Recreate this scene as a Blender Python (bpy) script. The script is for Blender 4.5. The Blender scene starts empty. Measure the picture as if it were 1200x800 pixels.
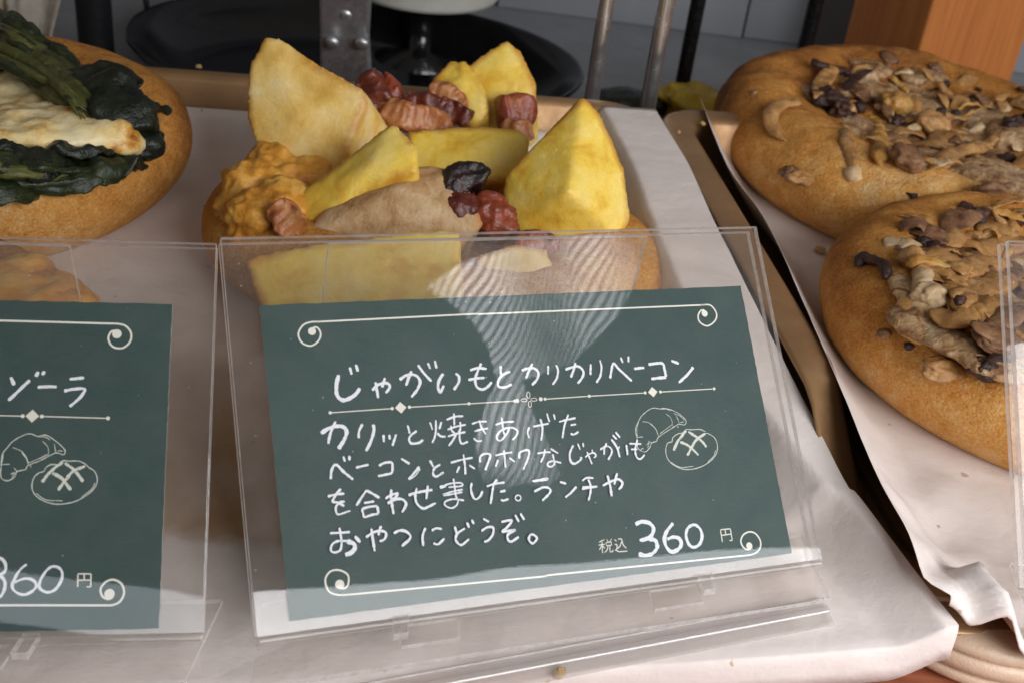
import bpy, bmesh, math, random
import numpy as np
from mathutils import Vector, Matrix, noise as mnoise

# one Blender unit is one centimetre
sc = bpy.context.scene
sc.unit_settings.scale_length = 0.01
COL = sc.collection
A = np.array
rng = random.Random(7)

# ------------------------------------------------------------------ camera
F = 1400.0                                   # focal length in pixels of a 1200 px wide frame
CAM_M = A([[0.9917, -0.1286, 0.0], [0.0678, 0.5224, -0.85], [0.1093, 0.843, 0.5267]])
CAM_O = A([0.0, 0.0, 14.635])
cam_d = bpy.data.cameras.new('camera')
cam = bpy.data.objects.new('camera', cam_d)
COL.objects.link(cam)
cam_d.sensor_width = 36.0
cam_d.lens = F / 1200.0 * 36.0
cam_d.clip_start = 0.5
cam_d.clip_end = 2000.0
mw = Matrix.Identity(4)
for i in range(3):
    for j in range(3):
        mw[i][j] = CAM_M[i][j]
    mw[i][3] = CAM_O[i]
cam.matrix_world = mw
cam_d.dof.use_dof = True
cam_d.dof.focus_distance = 23.0
cam_d.dof.aperture_fstop = 0.37
sc.camera = cam

# ------------------------------------------------------------------ light
sc.view_settings.view_transform = 'Standard'
sc.view_settings.look = 'None'
sc.view_settings.exposure = 0.0
sc.view_settings.gamma = 1.0
sc.cycles.max_bounces = 10
sc.cycles.transparent_max_bounces = 24
sc.cycles.caustics_reflective = False
sc.cycles.caustics_refractive = False
world = bpy.data.worlds.new('World')
sc.world = world
world.use_nodes = True
bg = world.node_tree.nodes['Background']
bg.inputs['Color'].default_value = (1.0, 0.90, 0.80, 1)
bg.inputs['Strength'].default_value = 0.14


def area_light(name, loc, look, roll_up, sx, sy, power, color):
    ld = bpy.data.lights.new(name, 'AREA')
    ld.shape = 'RECTANGLE'
    ld.size, ld.size_y = sx, sy
    ld.energy = power
    ld.color = color
    o = bpy.data.objects.new(name, ld)
    COL.objects.link(o)
    z = (Vector(loc) - Vector(look)).normalized()
    x = Vector(roll_up).cross(z).normalized()
    y = z.cross(x)
    m = Matrix((x, y, z)).transposed().to_4x4()
    m.translation = Vector(loc)
    o.matrix_world = m
    return o


# the strip of daylight under the eave in front of the shop window, to the right behind the camera
AZ = math.radians(18.0)
e_along = Vector((math.cos(AZ), math.sin(AZ), 0))          # along the eave
e_out = Vector((math.sin(AZ), -math.cos(AZ), 0))           # away from the shop
P0 = Vector((0.7, 15.5, 1.5))
top_edge = P0 + e_out * 28 + e_along * 26.3 + Vector((0, 0, 33.4))
down = (Vector((0, 0, -1)) + e_out * 0.35).normalized()
lamp_c = top_edge + down * 12.7
lamp_n = e_along.cross(down)
if lamp_n.dot(P0 - lamp_c) < 0:
    lamp_n = -lamp_n
area_light('window_daylight', lamp_c, lamp_c + lamp_n, -down, 44.3, 25.3, 33500, (0.95, 0.975, 1.0))
# a lower gap of sky straight behind the camera
c2 = Vector((-9.0, 14.0, 1.5)) + Vector((-2, -60, 0)) + Vector((0, 0, 52.6))
area_light('low_sky', c2, Vector((-9, 14, 1.5)), (0, 0, 1), 26, 4.2, 1500, (0.85, 0.93, 1.0))

# ------------------------------------------------------------------ helpers


def ray(px, py):
    return CAM_M @ A([(px - 600.0) / F, -(py - 400.0) / F, -1.0])


def at(px, py, z=0.0):
    d = ray(px, py)
    return CAM_O + d * ((z - CAM_O[2]) / d[2])


def on_plane(px, py, P, n):
    d = ray(px, py)
    return CAM_O + d * (np.dot(A(P) - CAM_O, n) / np.dot(d, n))


def at_y(px, py, Y):
    d = ray(px, py)
    return CAM_O + d * (Y / d[1])


def thing(name, label, cat, loc=(0, 0, 0), group=None, rot=None):
    o = bpy.data.objects.new(name, None)
    COL.objects.link(o)
    o.empty_display_size = 0.5
    m = Matrix.Identity(4)
    if rot is not None:
        for i in range(3):
            for j in range(3):
                m[i][j] = rot[i][j]
    m.translation = Vector([float(v) for v in loc])
    o.matrix_world = m
    o['label'] = label
    o['category'] = cat
    if group:
        o['group'] = group
    return o


def tag(o, label=None, cat=None, group=None, kind=None):
    if label:
        o['label'] = label
    if cat:
        o['category'] = cat
    if group:
        o['group'] = group
    if kind:
        o['kind'] = kind
    return o


def mesh_obj(name, verts, faces, mats, parent=None, smooth=True, fm=None, uv=None, attr=None, label=None):
    """verts are in the parent's local coordinates"""
    me = bpy.data.meshes.new(name)
    me.from_pydata([tuple(float(c) for c in v) for v in verts], [], [tuple(int(i) for i in f) for f in faces])
    if not isinstance(mats, (list, tuple)):
        mats = [mats]
    for m in mats:
        me.materials.append(m)
    if fm is not None:
        for p, k in zip(me.polygons, fm):
            p.material_index = k
    if smooth:
        me.polygons.foreach_set('use_smooth', [True] * len(me.polygons))
    if uv is not None:
        ul = me.uv_layers.new(name='UVMap')
        for lp in me.loops:
            ul.data[lp.index].uv = uv[lp.vertex_index]
    if attr is not None:
        for k, vals in attr.items():
            at_ = me.attributes.new(k, 'FLOAT', 'POINT')
            at_.data.foreach_set('value', [float(v) for v in vals])
    me.update()
    o = bpy.data.objects.new(name, me)
    COL.objects.link(o)
    if parent is not None:
        o.parent = parent
    if label:
        o['label'] = label
    return o


class MB:
    """collects boxes and sheets into one mesh"""
    def __init__(self):
        self.v, self.f, self.m = [], [], []

    def hexa(self, p, mi=0, edge=None):
        """p: 8 points, 0-3 bottom ring, 4-7 top ring; edge: material of the four sides"""
        b = len(self.v)
        self.v += [tuple(q) for q in p]
        fs = [(3, 2, 1, 0), (4, 5, 6, 7), (0, 1, 5, 4), (1, 2, 6, 5), (2, 3, 7, 6), (3, 0, 4, 7)]
        for k, f in enumerate(fs):
            self.f.append(tuple(b + i for i in f))
            self.m.append(mi if (edge is None or k < 2) else edge)

    def box(self, lo, hi, mi=0, edge=None):
        x0, y0, z0 = lo
        x1, y1, z1 = hi
        self.hexa([(x0, y0, z0), (x1, y0, z0), (x1, y1, z0), (x0, y1, z0),
                   (x0, y0, z1), (x1, y0, z1), (x1, y1, z1), (x0, y1, z1)], mi, edge)

    def build(self, name, mats, parent=None, smooth=False, bevel=0.0, seg=2, label=None):
        o = mesh_obj(name, self.v, self.f, mats, parent, smooth, self.m, label=label)
        if bevel:
            md = o.modifiers.new('bevel', 'BEVEL')
            md.width = bevel
            md.segments = seg
            md.limit_method = 'ANGLE'
        return o


def fractal(p, f, seed=0.0, octv=3):
    return mnoise.fractal(Vector((p[0] * f + seed, p[1] * f - seed * 1.7, p[2] * f + seed * .6)), 1.0, 2.0, octv)


def remeshed(verts, faces, voxel=0.09, smooth=4):
    me = bpy.data.meshes.new('tmp')
    me.from_pydata([tuple(float(c) for c in v) for v in verts], [], [tuple(f) for f in faces])
    bm = bmesh.new()
    bm.from_mesh(me)
    bmesh.ops.recalc_face_normals(bm, faces=bm.faces)
    bm.to_mesh(me)
    bm.free()
    o = bpy.data.objects.new('tmp', me)
    COL.objects.link(o)
    md = o.modifiers.new('r', 'REMESH')
    md.mode = 'VOXEL'
    md.voxel_size = voxel
    if smooth:
        sm = o.modifiers.new('s', 'SMOOTH')
        sm.factor = 0.5
        sm.iterations = smooth
    dg = bpy.context.evaluated_depsgraph_get()
    ev = o.evaluated_get(dg)
    m2 = ev.to_mesh()
    V = [v.co.copy() for v in m2.vertices]
    N = [v.normal.copy() for v in m2.vertices]
    Fc = [tuple(p.vertices) for p in m2.polygons]
    ev.to_mesh_clear()
    bpy.data.objects.remove(o)
    bpy.data.meshes.remove(me)
    return V, N, Fc


def displaced(V, N, amps, seed):
    out = []
    for v, n in zip(V, N):
        d = 0.0
        for a, f in amps:
            d += a * fractal(v, f, seed, 2)
        out.append(v + n * d)
    return out


def catmull(pts, step):
    P = [A(p, float) for p in pts]
    if len(P) == 2:
        n = max(2, int(np.linalg.norm(P[1] - P[0]) / step) + 1)
        return [P[0] + (P[1] - P[0]) * t for t in np.linspace(0, 1, n)]
    E = [2 * P[0] - P[1]] + P + [2 * P[-1] - P[-2]]
    out = []
    for i in range(1, len(E) - 2):
        a, b, c, d = E[i - 1], E[i], E[i + 1], E[i + 2]
        n = max(2, int(np.linalg.norm(c - b) / step) + 1)
        for t in np.linspace(0, 1, n, endpoint=False):
            out.append(.5 * ((2 * b) + (c - a) * t + (2 * a - 5 * b + 4 * c - d) * t * t + (3 * b - a - 3 * c + d) * t ** 3))
    out.append(P[-1])
    return out


def tube(path, rad, nseg=14, flat=1.0, up=(0, 0, 1), crinkle=0.0, cf=1.5, seed=0.0, step=0.12, cup=0.0, sq=1.0):
    """closed swept strip with rounded ends; flat squeezes it along its own up direction; cup bends the section"""
    C = catmull(path, step)
    n = len(C)
    R = np.interp(np.linspace(0, 1, n), np.linspace(0, 1, len(rad)), rad)
    V, U, Fc = [], [], []
    L = 0.0
    for i, c in enumerate(C):
        t = C[min(i + 1, n - 1)] - C[max(i - 1, 0)]
        t = t / (np.linalg.norm(t) + 1e-9)
        s = np.cross(t, A(up, float))
        s = s / (np.linalg.norm(s) + 1e-9)
        u = np.cross(s, t)
        if i:
            L += np.linalg.norm(C[i] - C[i - 1])
        e = min(1.0, math.sqrt(max(0.02, min(i, n - 1 - i) / max(1.0, n * .12))))
        for k in range(nseg):
            a = 2 * math.pi * k / nseg
            cx_, sy_ = math.cos(a), math.sin(a)
            if sq != 1.0:
                cx_ = math.copysign(abs(cx_) ** sq, cx_) * .85
                sy_ = math.copysign(abs(sy_) ** sq, sy_) * .85
            x, y = cx_ * R[i] * e, sy_ * R[i] * e * flat
            y -= cup * (x * x) / max(R[i], .05)
            p = c + s * x + u * y
            if crinkle:
                d = crinkle * fractal(p, cf, seed, 3)
                d2 = crinkle * fractal(p, cf, seed + 9.1, 2)
                p = p + u * d + s * d2 * .5
            V.append(p)
            U.append((L, k / nseg))
    for i in range(n - 1):
        for k in range(nseg):
            k2 = (k + 1) % nseg
            Fc.append((i * nseg + k, i * nseg + k2, (i + 1) * nseg + k2, (i + 1) * nseg + k))
    Fc.append(tuple(range(nseg))[::-1])
    Fc.append(tuple((n - 1) * nseg + k for k in range(nseg)))
    return V, Fc, U


_ICO = {}


def ico(sub):
    if sub not in _ICO:
        bm = bmesh.new()
        bmesh.ops.create_icosphere(bm, subdivisions=sub, radius=1.0)
        bm.verts.ensure_lookup_table()
        _ICO[sub] = ([v.co.copy() for v in bm.verts], [tuple(v.index for v in f.verts) for f in bm.faces])
        bm.free()
    return _ICO[sub]


def blob(c, r, rot=(0, 0, 0), amp=0.2, f=1.2, seed=0.0, sub=4, cup=0.0):
    V0, Fc = ico(sub)
    from mathutils import Euler
    M = Euler(rot).to_matrix()
    out = []
    for v in V0:
        k = 1 + amp * fractal(v, f, seed, 3)
        p = Vector((v.x * r[0] * k, v.y * r[1] * k, v.z * r[2] * k))
        p.z -= cup * (v.x * v.x + v.y * v.y)
        out.append(M @ p + Vector([float(q) for q in c]))
    return out, Fc

# ------------------------------------------------------------------ materials


class NT:
    def __init__(self, name):
        self.m = bpy.data.materials.new(name)
        self.m.use_nodes = True
        self.t = self.m.node_tree
        self.n = self.t.nodes
        self.l = self.t.links
        self.b = self.n['Principled BSDF']
        self.out = self.n['Material Output']

    def tc(self, kind='Object', scale=None):
        c = self.n.new('ShaderNodeTexCoord')
        s = c.outputs[kind]
        if scale:
            mp = self.n.new('ShaderNodeMapping')
            mp.inputs['Scale'].default_value = scale
            self.l.new(s, mp.inputs['Vector'])
            s = mp.outputs['Vector']
        return s

    def noise(self, scale, detail=4, rough=.55, vec=None, dist=0.0):
        x = self.n.new('ShaderNodeTexNoise')
        x.inputs['Scale'].default_value = scale
        x.inputs['Detail'].default_value = detail
        x.inputs['Roughness'].default_value = rough
        x.inputs['Distortion'].default_value = dist
        self.l.new(vec if vec is not None else self.tc(), x.inputs['Vector'])
        return x.outputs['Fac']

    def ramp(self, fac, stops, interp='LINEAR'):
        r = self.n.new('ShaderNodeValToRGB')
        r.color_ramp.interpolation = interp
        el = r.color_ramp.elements
        while len(el) < len(stops):
            el.new(0.5)
        for e, (p, c) in zip(el, stops):
            e.position = p
            e.color = (c, c, c, 1) if isinstance(c, (int, float)) else (*c, 1)
        self.l.new(fac, r.inputs['Fac'])
        return r.outputs['Color']

    def mix(self, fac, a, b, blend='MIX'):
        x = self.n.new('ShaderNodeMix')
        x.data_type = 'RGBA'
        x.blend_type = blend
        for val, s in ((fac, x.inputs['Factor']), (a, x.inputs['A']), (b, x.inputs['B'])):
            if isinstance(val, (int, float)):
                s.default_value = val if s.type == 'VALUE' else (val, val, val, 1)
            elif isinstance(val, tuple):
                s.default_value = (*val, 1)
            else:
                self.l.new(val, s)
        return x.outputs['Result']

    def math(self, op, a, b=None):
        x = self.n.new('ShaderNodeMath')
        x.operation = op
        for val, s in ((a, x.inputs[0]), (b, x.inputs[1])):
            if val is None:
                continue
            if isinstance(val, (int, float)):
                s.default_value = val
            else:
                self.l.new(val, s)
        return x.outputs[0]

    def attr(self, name):
        x = self.n.new('ShaderNodeAttribute')
        x.attribute_name = name
        return x.outputs['Fac']

    def bump(self, h, dist=.02, strength=1.0, prev=None):
        x = self.n.new('ShaderNodeBump')
        x.inputs['Distance'].default_value = dist
        x.inputs['Strength'].default_value = strength
        self.l.new(h, x.inputs['Height'])
        if prev is not None:
            self.l.new(prev, x.inputs['Normal'])
        return x.outputs['Normal']

    def set(self, color=None, rough=None, metal=None, normal=None, spec=None, sss=None, sss_r=None, coat=None):
        b = self.b
        for val, k in ((color, 'Base Color'), (rough, 'Roughness'), (metal, 'Metallic'), (normal, 'Normal'), (spec, 'Specular IOR Level'), (coat, 'Coat Weight')):
            if val is None:
                continue
            if isinstance(val, tuple):
                b.inputs[k].default_value = (*val, 1)
            elif isinstance(val, (int, float)):
                b.inputs[k].default_value = val
            else:
                self.l.new(val, b.inputs[k])
        if sss:
            b.inputs['Subsurface Weight'].default_value = sss
            b.inputs['Subsurface Radius'].default_value = sss_r or (.3, .15, .06)
            b.inputs['Subsurface Scale'].default_value = 0.5
        return self.m


def plain(name, col, rough=.5, metal=0.0, var=.15, scale=2.0, bumpd=0.0, bscale=20.0, spec=.5):
    x = NT(name)
    n = x.noise(scale, 5)
    lo = tuple(c * (1 - var) for c in col)
    hi = tuple(min(1, c * (1 + var)) for c in col)
    c = x.ramp(n, [(.3, lo), (.7, hi)])
    nm = x.bump(x.noise(bscale, 4), bumpd) if bumpd else None
    rr = x.ramp(x.noise(scale * 3, 3), [(.3, max(.02, rough - .08)), (.7, min(1, rough + .08))])
    return x.set(c, rr, metal, nm, spec)


def crust_mat(name, gold, brown, dark, pale, flour=.8):
    x = NT(name)
    big = x.noise(.55, 5, .6, dist=.4)
    med = x.noise(2.2, 5, .6)
    fine = x.noise(14, 4, .65)
    bake = x.attr('bake')
    t = x.math('ADD', x.math('MULTIPLY', big, .5), x.math('MULTIPLY', med, .4))
    t = x.math('ADD', t, x.math('MULTIPLY', bake, .55))
    t = x.math('ADD', t, x.math('MULTIPLY', x.math('SUBTRACT', fine, .5), .6))
    c = x.ramp(t, [(.30, pale), (.43, gold), (.62, brown), (.86, dark)])
    fl = x.ramp(x.noise(6.0, 6, .75), [(.52, 0.0), (.72, 1.0)])
    fl = x.math('MULTIPLY', fl, x.ramp(x.noise(.8, 3), [(.42, 0.0), (.7, flour)]))
    c = x.mix(fl, c, pale)
    gr_ = x.ramp(x.noise(24.0, 3, .6), [(.56, 0.0), (.70, .5)])
    c = x.mix(gr_, c, pale)
    dk = x.ramp(x.noise(9.0, 3, .5), [(.66, 0.0), (.74, .45)])
    c = x.mix(dk, c, brown)
    vor = x.n.new('ShaderNodeTexVoronoi')
    vor.inputs['Scale'].default_value = 9
    x.l.new(x.tc(), vor.inputs['Vector'])
    n1 = x.bump(x.noise(2.6, 6, .65), .16, .7)
    n2 = x.bump(fine, .06, .9, n1)
    n3 = x.bump(vor.outputs['Distance'], .02, .35, n2)
    r = x.ramp(x.noise(4, 3), [(.3, .60), (.7, .85)])
    return x.set(c, r, 0, n3, .22, .10, (.35, .16, .06))


def soft_mat(name, stops, scale=1.2, rough=.45, bumpd=.03, bscale=9, edge=None, sss=.15, sr=(.35, .2, .06), spec=.4, stretch=None, dist=.3, uvfib=None, useattr=False):
    x = NT(name)
    v = x.tc('Object', stretch) if stretch else None
    n = x.noise(scale, 6, .62, v, dist)
    if uvfib:
        f = x.noise(1.0, 4, .6, x.tc('UV', uvfib))
        n = x.math('ADD', x.math('MULTIPLY', n, .45), x.math('MULTIPLY', f, .55))
    c = x.ramp(n, stops)
    if edge:
        g = x.n.new('ShaderNodeNewGeometry')
        p = x.math('ADD', g.outputs['Pointiness'], x.math('MULTIPLY', x.math('SUBTRACT', x.noise(2.2, 4), .5), .09))
        k_ = x.ramp(p, [(edge[1], 0.0), (edge[2], 1.0)])
        if useattr:
            e_ = x.math('MULTIPLY', x.attr('edge'), x.ramp(x.noise(.8, 4), [(.38, .18), (.56, 1.0)]))
            e_ = x.ramp(e_, [(.2, 0.0), (.66, .72)])
            k_ = x.math('MAXIMUM', x.math('MULTIPLY', k_, .35), e_)
        c = x.mix(k_, c, edge[0])
    nm = x.bump(x.noise(bscale * .3, 4), bumpd * 2, .5)
    nm = x.bump(x.noise(bscale, 5, .65), bumpd, .8, nm)
    r = x.ramp(x.noise(5, 3), [(.3, max(.05, rough - .12)), (.7, rough + .12)])
    return x.set(c, r, 0, nm, spec, sss, sr)


MAT = {}
MAT['crust_wheat'] = crust_mat('wheat_crust', (.70, .345, .085), (.52, .20, .032), (.21, .062, .012), (.76, .50, .24))
MAT['crust_gold'] = crust_mat('golden_crust', (.62, .30, .06), (.44, .15, .02), (.17, .045, .01), (.68, .43, .17), .3)
MAT['potato'] = soft_mat('potato_flesh', [(.3, (.64, .33, .025)), (.47, (.80, .55, .08)), (.6, (.82, .61, .15)), (.75, (.83, .64, .25))], 1.1, .34, .015, 15,
                         ((.46, .17, .02), .512, .56), .22, (.5, .32, .08), useattr=True)
MAT['potato_pale'] = soft_mat('pale_potato_flesh', [(.3, (.64, .37, .07)), (.47, (.78, .52, .15)), (.6, (.82, .60, .24)), (.75, (.84, .69, .38))], 1.0, .36, .017, 15,
                              ((.50, .22, .03), .512, .56), .22, (.5, .32, .1), useattr=True)
MAT['potato_skin'] = soft_mat('potato_skin', [(.3, (.28, .125, .045)), (.5, (.48, .29, .135)), (.7, (.62, .45, .27))], 1.6, .6, .04, 12, ((.50, .19, .04), .6, .8), .05, useattr=True)
MAT['cheese_gold'] = soft_mat('baked_cheese', [(.3, (.42, .14, .016)), (.5, (.66, .30, .04)), (.7, (.76, .46, .12))], 1.4, .4, .05, 6, None, .2)
MAT['cheese_cream'] = soft_mat('cream_cheese', [(.32, (.26, .075, .012)), (.40, (.60, .30, .06)), (.47, (.76, .55, .23)), (.58, (.80, .66, .37)), (.75, (.80, .69, .44))], .95, .3, .05, 4, None, .25, (.4, .3, .15))
MAT['bacon'] = soft_mat('bacon_meat', [(.32, (.06, .010, .006)), (.46, (.20, .032, .014)), (.58, (.34, .075, .028)), (.72, (.50, .22, .09))], 1.3, .28, .04, 8, ((.05, .012, .008), .53, .62), .15, spec=.6, uvfib=(.5, 5, 1))
MAT['bacon_dark'] = soft_mat('dark_bacon_meat', [(.32, (.03, .006, .005)), (.48, (.11, .018, .010)), (.62, (.22, .045, .02)), (.76, (.42, .18, .08))], 1.3, .28, .04, 8, ((.02, .006, .005), .53, .62), .1, spec=.6, uvfib=(.5, 5, 1))
MAT['bacon_char'] = soft_mat('charred_bacon', [(.35, (.006, .003, .003)), (.55, (.022, .006, .006)), (.75, (.12, .025, .014))], 1.3, .3, .07, 6, None, 0, spec=.6)
MAT['bacon_fat'] = soft_mat('bacon_fat', [(.3, (.22, .05, .018)), (.5, (.42, .15, .05)), (.7, (.60, .32, .13))], 1.4, .28, .04, 8, ((.22, .06, .02), .53, .62), .2, spec=.6, uvfib=(.5, 5, 1))
MAT['toast'] = soft_mat('toasted_cheese', [(.3, (.24, .07, .012)), (.5, (.48, .19, .035)), (.7, (.66, .40, .13))], 2.0, .35, .04, 7, None, .2)
MAT['leaf'] = soft_mat('cooked_leaf', [(.3, (.004, .006, .003)), (.5, (.016, .023, .008)), (.62, (.045, .058, .015)), (.8, (.12, .13, .04))], 1.2, .32, .05, 6, None, 0, spec=.4, uvfib=(.6, 14, 1))
MAT['leaf_stem'] = soft_mat('cooked_stem', [(.3, (.022, .028, .008)), (.5, (.085, .09, .022)), (.7, (.21, .20, .065))], 1.2, .4, .05, 6, None, .05, spec=.3, uvfib=(.35, 18, 1))
MAT['leaf_dark'] = soft_mat('charred_leaf', [(.3, (.003, .004, .003)), (.55, (.010, .014, .007)), (.8, (.03, .036, .016))], 1.6, .32, .06, 5, None, 0, spec=.4)
MAT['mush_tan'] = soft_mat('tan_mushroom', [(.3, (.19, .075, .022)), (.5, (.40, .205, .07)), (.72, (.58, .36, .16))], 1.6, .22, .05, 8, ((.13, .045, .02), .53, .64), .1, uvfib=(.8, 8, 1))
MAT['mush_pale'] = soft_mat('pale_mushroom', [(.3, (.44, .27, .13)), (.5, (.60, .43, .25)), (.72, (.72, .58, .42))], 1.4, .35, .04, 8, ((.30, .14, .05), .54, .66), .2, uvfib=(.8, 8, 1))
MAT['mush_brown'] = soft_mat('brown_mushroom', [(.3, (.07, .028, .014)), (.5, (.20, .095, .045)), (.72, (.37, .21, .11))], 1.5, .22, .06, 8, None, .05)
MAT['mush_dark'] = soft_mat('charred_mushroom', [(.3, (.012, .006, .005)), (.55, (.05, .022, .016)), (.8, (.15, .07, .045))], 1.8, .4, .08, 7, None, 0)
MAT['mush_gold'] = soft_mat('golden_mushroom', [(.3, (.26, .11, .02)), (.5, (.46, .23, .05)), (.72, (.60, .38, .13))], 1.4, .35, .05, 8, ((.2, .07, .015), .53, .64), .15)
MAT['onion'] = soft_mat('cooked_onion', [(.3, (.21, .08, .022)), (.5, (.42, .215, .07)), (.72, (.59, .36, .15))], 1.4, .2, .04, 8, None, .3, uvfib=(.8, 6, 1))
MAT['pepper'] = plain('black_peppercorn', (.02, .018, .018), .5, bumpd=.03)


def paper_mat(name, warm_shade):
    x = NT(name)
    n = x.noise(.5, 5)
    fib = x.noise(9, 6, .7, x.tc('Object', (1, 3, 1)))
    c = x.ramp(n, [(.3, (.72, .63, .59)), (.7, (.785, .70, .665))])
    c = x.mix(x.ramp(fib, [(.35, 0.0), (.8, .22)]), c, (.62, .52, .47))
    if warm_shade:  # warm brown shade around the card holders, painted into the paper colour
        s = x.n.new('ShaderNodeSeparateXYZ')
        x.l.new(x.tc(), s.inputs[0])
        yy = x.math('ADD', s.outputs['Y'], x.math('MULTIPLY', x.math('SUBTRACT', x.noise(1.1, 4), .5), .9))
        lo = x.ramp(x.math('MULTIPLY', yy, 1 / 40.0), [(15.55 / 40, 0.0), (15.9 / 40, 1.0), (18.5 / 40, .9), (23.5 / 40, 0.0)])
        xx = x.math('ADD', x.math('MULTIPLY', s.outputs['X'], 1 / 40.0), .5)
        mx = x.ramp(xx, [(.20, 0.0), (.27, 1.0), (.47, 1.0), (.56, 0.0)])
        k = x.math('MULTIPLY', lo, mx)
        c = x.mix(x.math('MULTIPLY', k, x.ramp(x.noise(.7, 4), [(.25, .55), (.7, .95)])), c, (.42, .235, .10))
    sp = x.ramp(x.noise(2.6, 2, .5), [(.735, 0.0), (.755, .6)])
    c = x.mix(sp, c, (.36, .2, .09))
    nm = x.bump(x.noise(.9, 4), .12, .5)
    cr = x.n.new('ShaderNodeTexVoronoi')
    cr.feature = 'DISTANCE_TO_EDGE'
    cr.inputs['Scale'].default_value = .22
    wp = x.n.new('ShaderNodeMix')
    wp.data_type = 'VECTOR'
    wp.inputs['Factor'].default_value = .12
    nz = x.n.new('ShaderNodeTexNoise')
    nz.inputs['Scale'].default_value = .6
    x.l.new(x.tc(), nz.inputs['Vector'])
    x.l.new(x.tc(), wp.inputs['A'])
    x.l.new(nz.outputs['Color'], wp.inputs['B'])
    x.l.new(wp.outputs['Result'], cr.inputs['Vector'])
    nm = x.bump(x.ramp(cr.outputs['Distance'], [(0.0, 0.0), (.12, 1.0)]), .05, .45, nm)
    nm = x.bump(fib, .012, .6, nm)
    return x.set(c, .62, 0, nm, .25)


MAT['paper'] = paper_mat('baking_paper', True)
MAT['paper2'] = paper_mat('baking_paper_plain', False)


def tray_mat():
    x = NT('bronze_tray_metal')
    c = x.ramp(x.noise(.8, 6), [(.3, (.33, .185, .085)), (.7, (.43, .25, .12))])
    sc_ = x.ramp(x.noise(3, 5, .7, x.tc('Object', (6, .6, 3))), [(.55, 0.0), (.75, .35)])
    c = x.mix(sc_, c, (.46, .30, .18))
    return x.set(c, x.ramp(x.noise(2, 4), [(.3, .38), (.7, .52)]), .5, x.bump(x.noise(5, 4), .02, .4), .5)


MAT['tray'] = tray_mat()


def card_mat(name, c0, c1):
    x = NT(name)
    lin = x.noise(16, 4, .7, x.tc('Object', (.35, 2.2, 1)))
    big = x.noise(.5, 4)
    c = x.ramp(x.math('ADD', x.math('MULTIPLY', lin, .6), x.math('MULTIPLY', big, .4)), [(.3, c0), (.72, c1)])
    sp = x.ramp(x.noise(10, 2, .5), [(.79, 0.0), (.81, .3)])
    c = x.mix(sp, c, (.4, .45, .42))
    return x.set(c, .55, 0, x.bump(lin, .006, .5), .3)


MAT['card'] = card_mat('dark_green_card', (.017, .047, .044), (.033, .073, .069))
MAT['card_side'] = plain('card_cut_edge', (.62, .6, .55), .8)


def chalk_mat(name, col, gap):
    x = NT(name)
    n = x.noise(22, 5, .75)
    c = x.ramp(n, [(gap, tuple(q * .42 for q in col)), (gap + .12, col)])
    return x.set(c, .8, 0, None, .2)


MAT['chalk'] = chalk_mat('white_marker', (.82, .85, .92), .30)
MAT['print'] = chalk_mat('cream_print', (.80, .78, .71), .18)
MAT['print_fine'] = chalk_mat('pale_print_line', (.66, .69, .62), .32)


def acrylic(name, edge=False):
    x = NT(name)
    n, l = x.n, x.l
    tr = n.new('ShaderNodeBsdfTransparent')
    tr.inputs['Color'].default_value = (.985, .98, .975, 1)
    gl = n.new('ShaderNodeBsdfGlossy')
    gl.inputs['Roughness'].default_value = .006 if not edge else .12
    gl.inputs['Color'].default_value = (1, 1, 1, 1)
    wob = x.bump(x.noise(.3, 1), .03, .4)
    l.new(wob, gl.inputs['Normal'])
    fr = n.new('ShaderNodeFresnel')
    fr.inputs['IOR'].default_value = 1.41
    g = n.new('ShaderNodeNewGeometry')
    fac = x.math('MULTIPLY', fr.outputs[0], x.math('SUBTRACT', 1.0, g.outputs['Backfacing']))
    mx = n.new('ShaderNodeMixShader')
    l.new(tr.outputs[0], mx.inputs[1])
    l.new(gl.outputs[0], mx.inputs[2])
    l.new(fac, mx.inputs['Fac'])
    df = n.new('ShaderNodeBsdfDiffuse')
    df.inputs['Color'].default_value = (.86, .82, .80, 1)
    tl = n.new('ShaderNodeBsdfTranslucent')
    tl.inputs['Color'].default_value = (.86, .82, .80, 1)
    ad = n.new('ShaderNodeMixShader')
    ad.inputs['Fac'].default_value = .5
    l.new(df.outputs[0], ad.inputs[1])
    l.new(tl.outputs[0], ad.inputs[2])
    m2 = n.new('ShaderNodeMixShader')
    if edge:
        sp = x.ramp(x.noise(3, 4, .7), [(.3, .42), (.7, .85)])
    else:
        dust = x.ramp(x.noise(13, 1, .5), [(.81, 0.0), (.83, .5)])
        film = x.ramp(x.noise(1.2, 6, .7), [(.35, .012), (.8, .045)])
        sp = x.math('MAXIMUM', dust, film)
    l.new(sp, m2.inputs['Fac'])
    l.new(mx.outputs[0], m2.inputs[1])
    l.new(ad.outputs[0], m2.inputs[2])
    l.new(m2.outputs[0], x.out.inputs['Surface'])
    return x.m


MAT['acrylic'] = acrylic('clear_acrylic')
MAT['acrylic_edge'] = acrylic('acrylic_cut_edge', True)
MAT['acrylic_bar'] = acrylic('thick_acrylic_bar', False)
for nd in MAT['acrylic_bar'].node_tree.nodes:
    if nd.type == 'VALTORGB' and abs(nd.color_ramp.elements[0].position - .35) < .01:
        nd.color_ramp.elements[0].color = (.30, .30, .30, 1)
        nd.color_ramp.elements[1].color = (.40, .40, .40, 1)
    if nd.type == 'FRESNEL':
        nd.inputs['IOR'].default_value = 2.0
    if nd.type == 'BSDF_GLOSSY':
        nd.inputs['Roughness'].default_value = .05
AB = [MAT['acrylic_bar'], MAT['acrylic_edge']]
AC = [MAT['acrylic'], MAT['acrylic_edge']]

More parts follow.
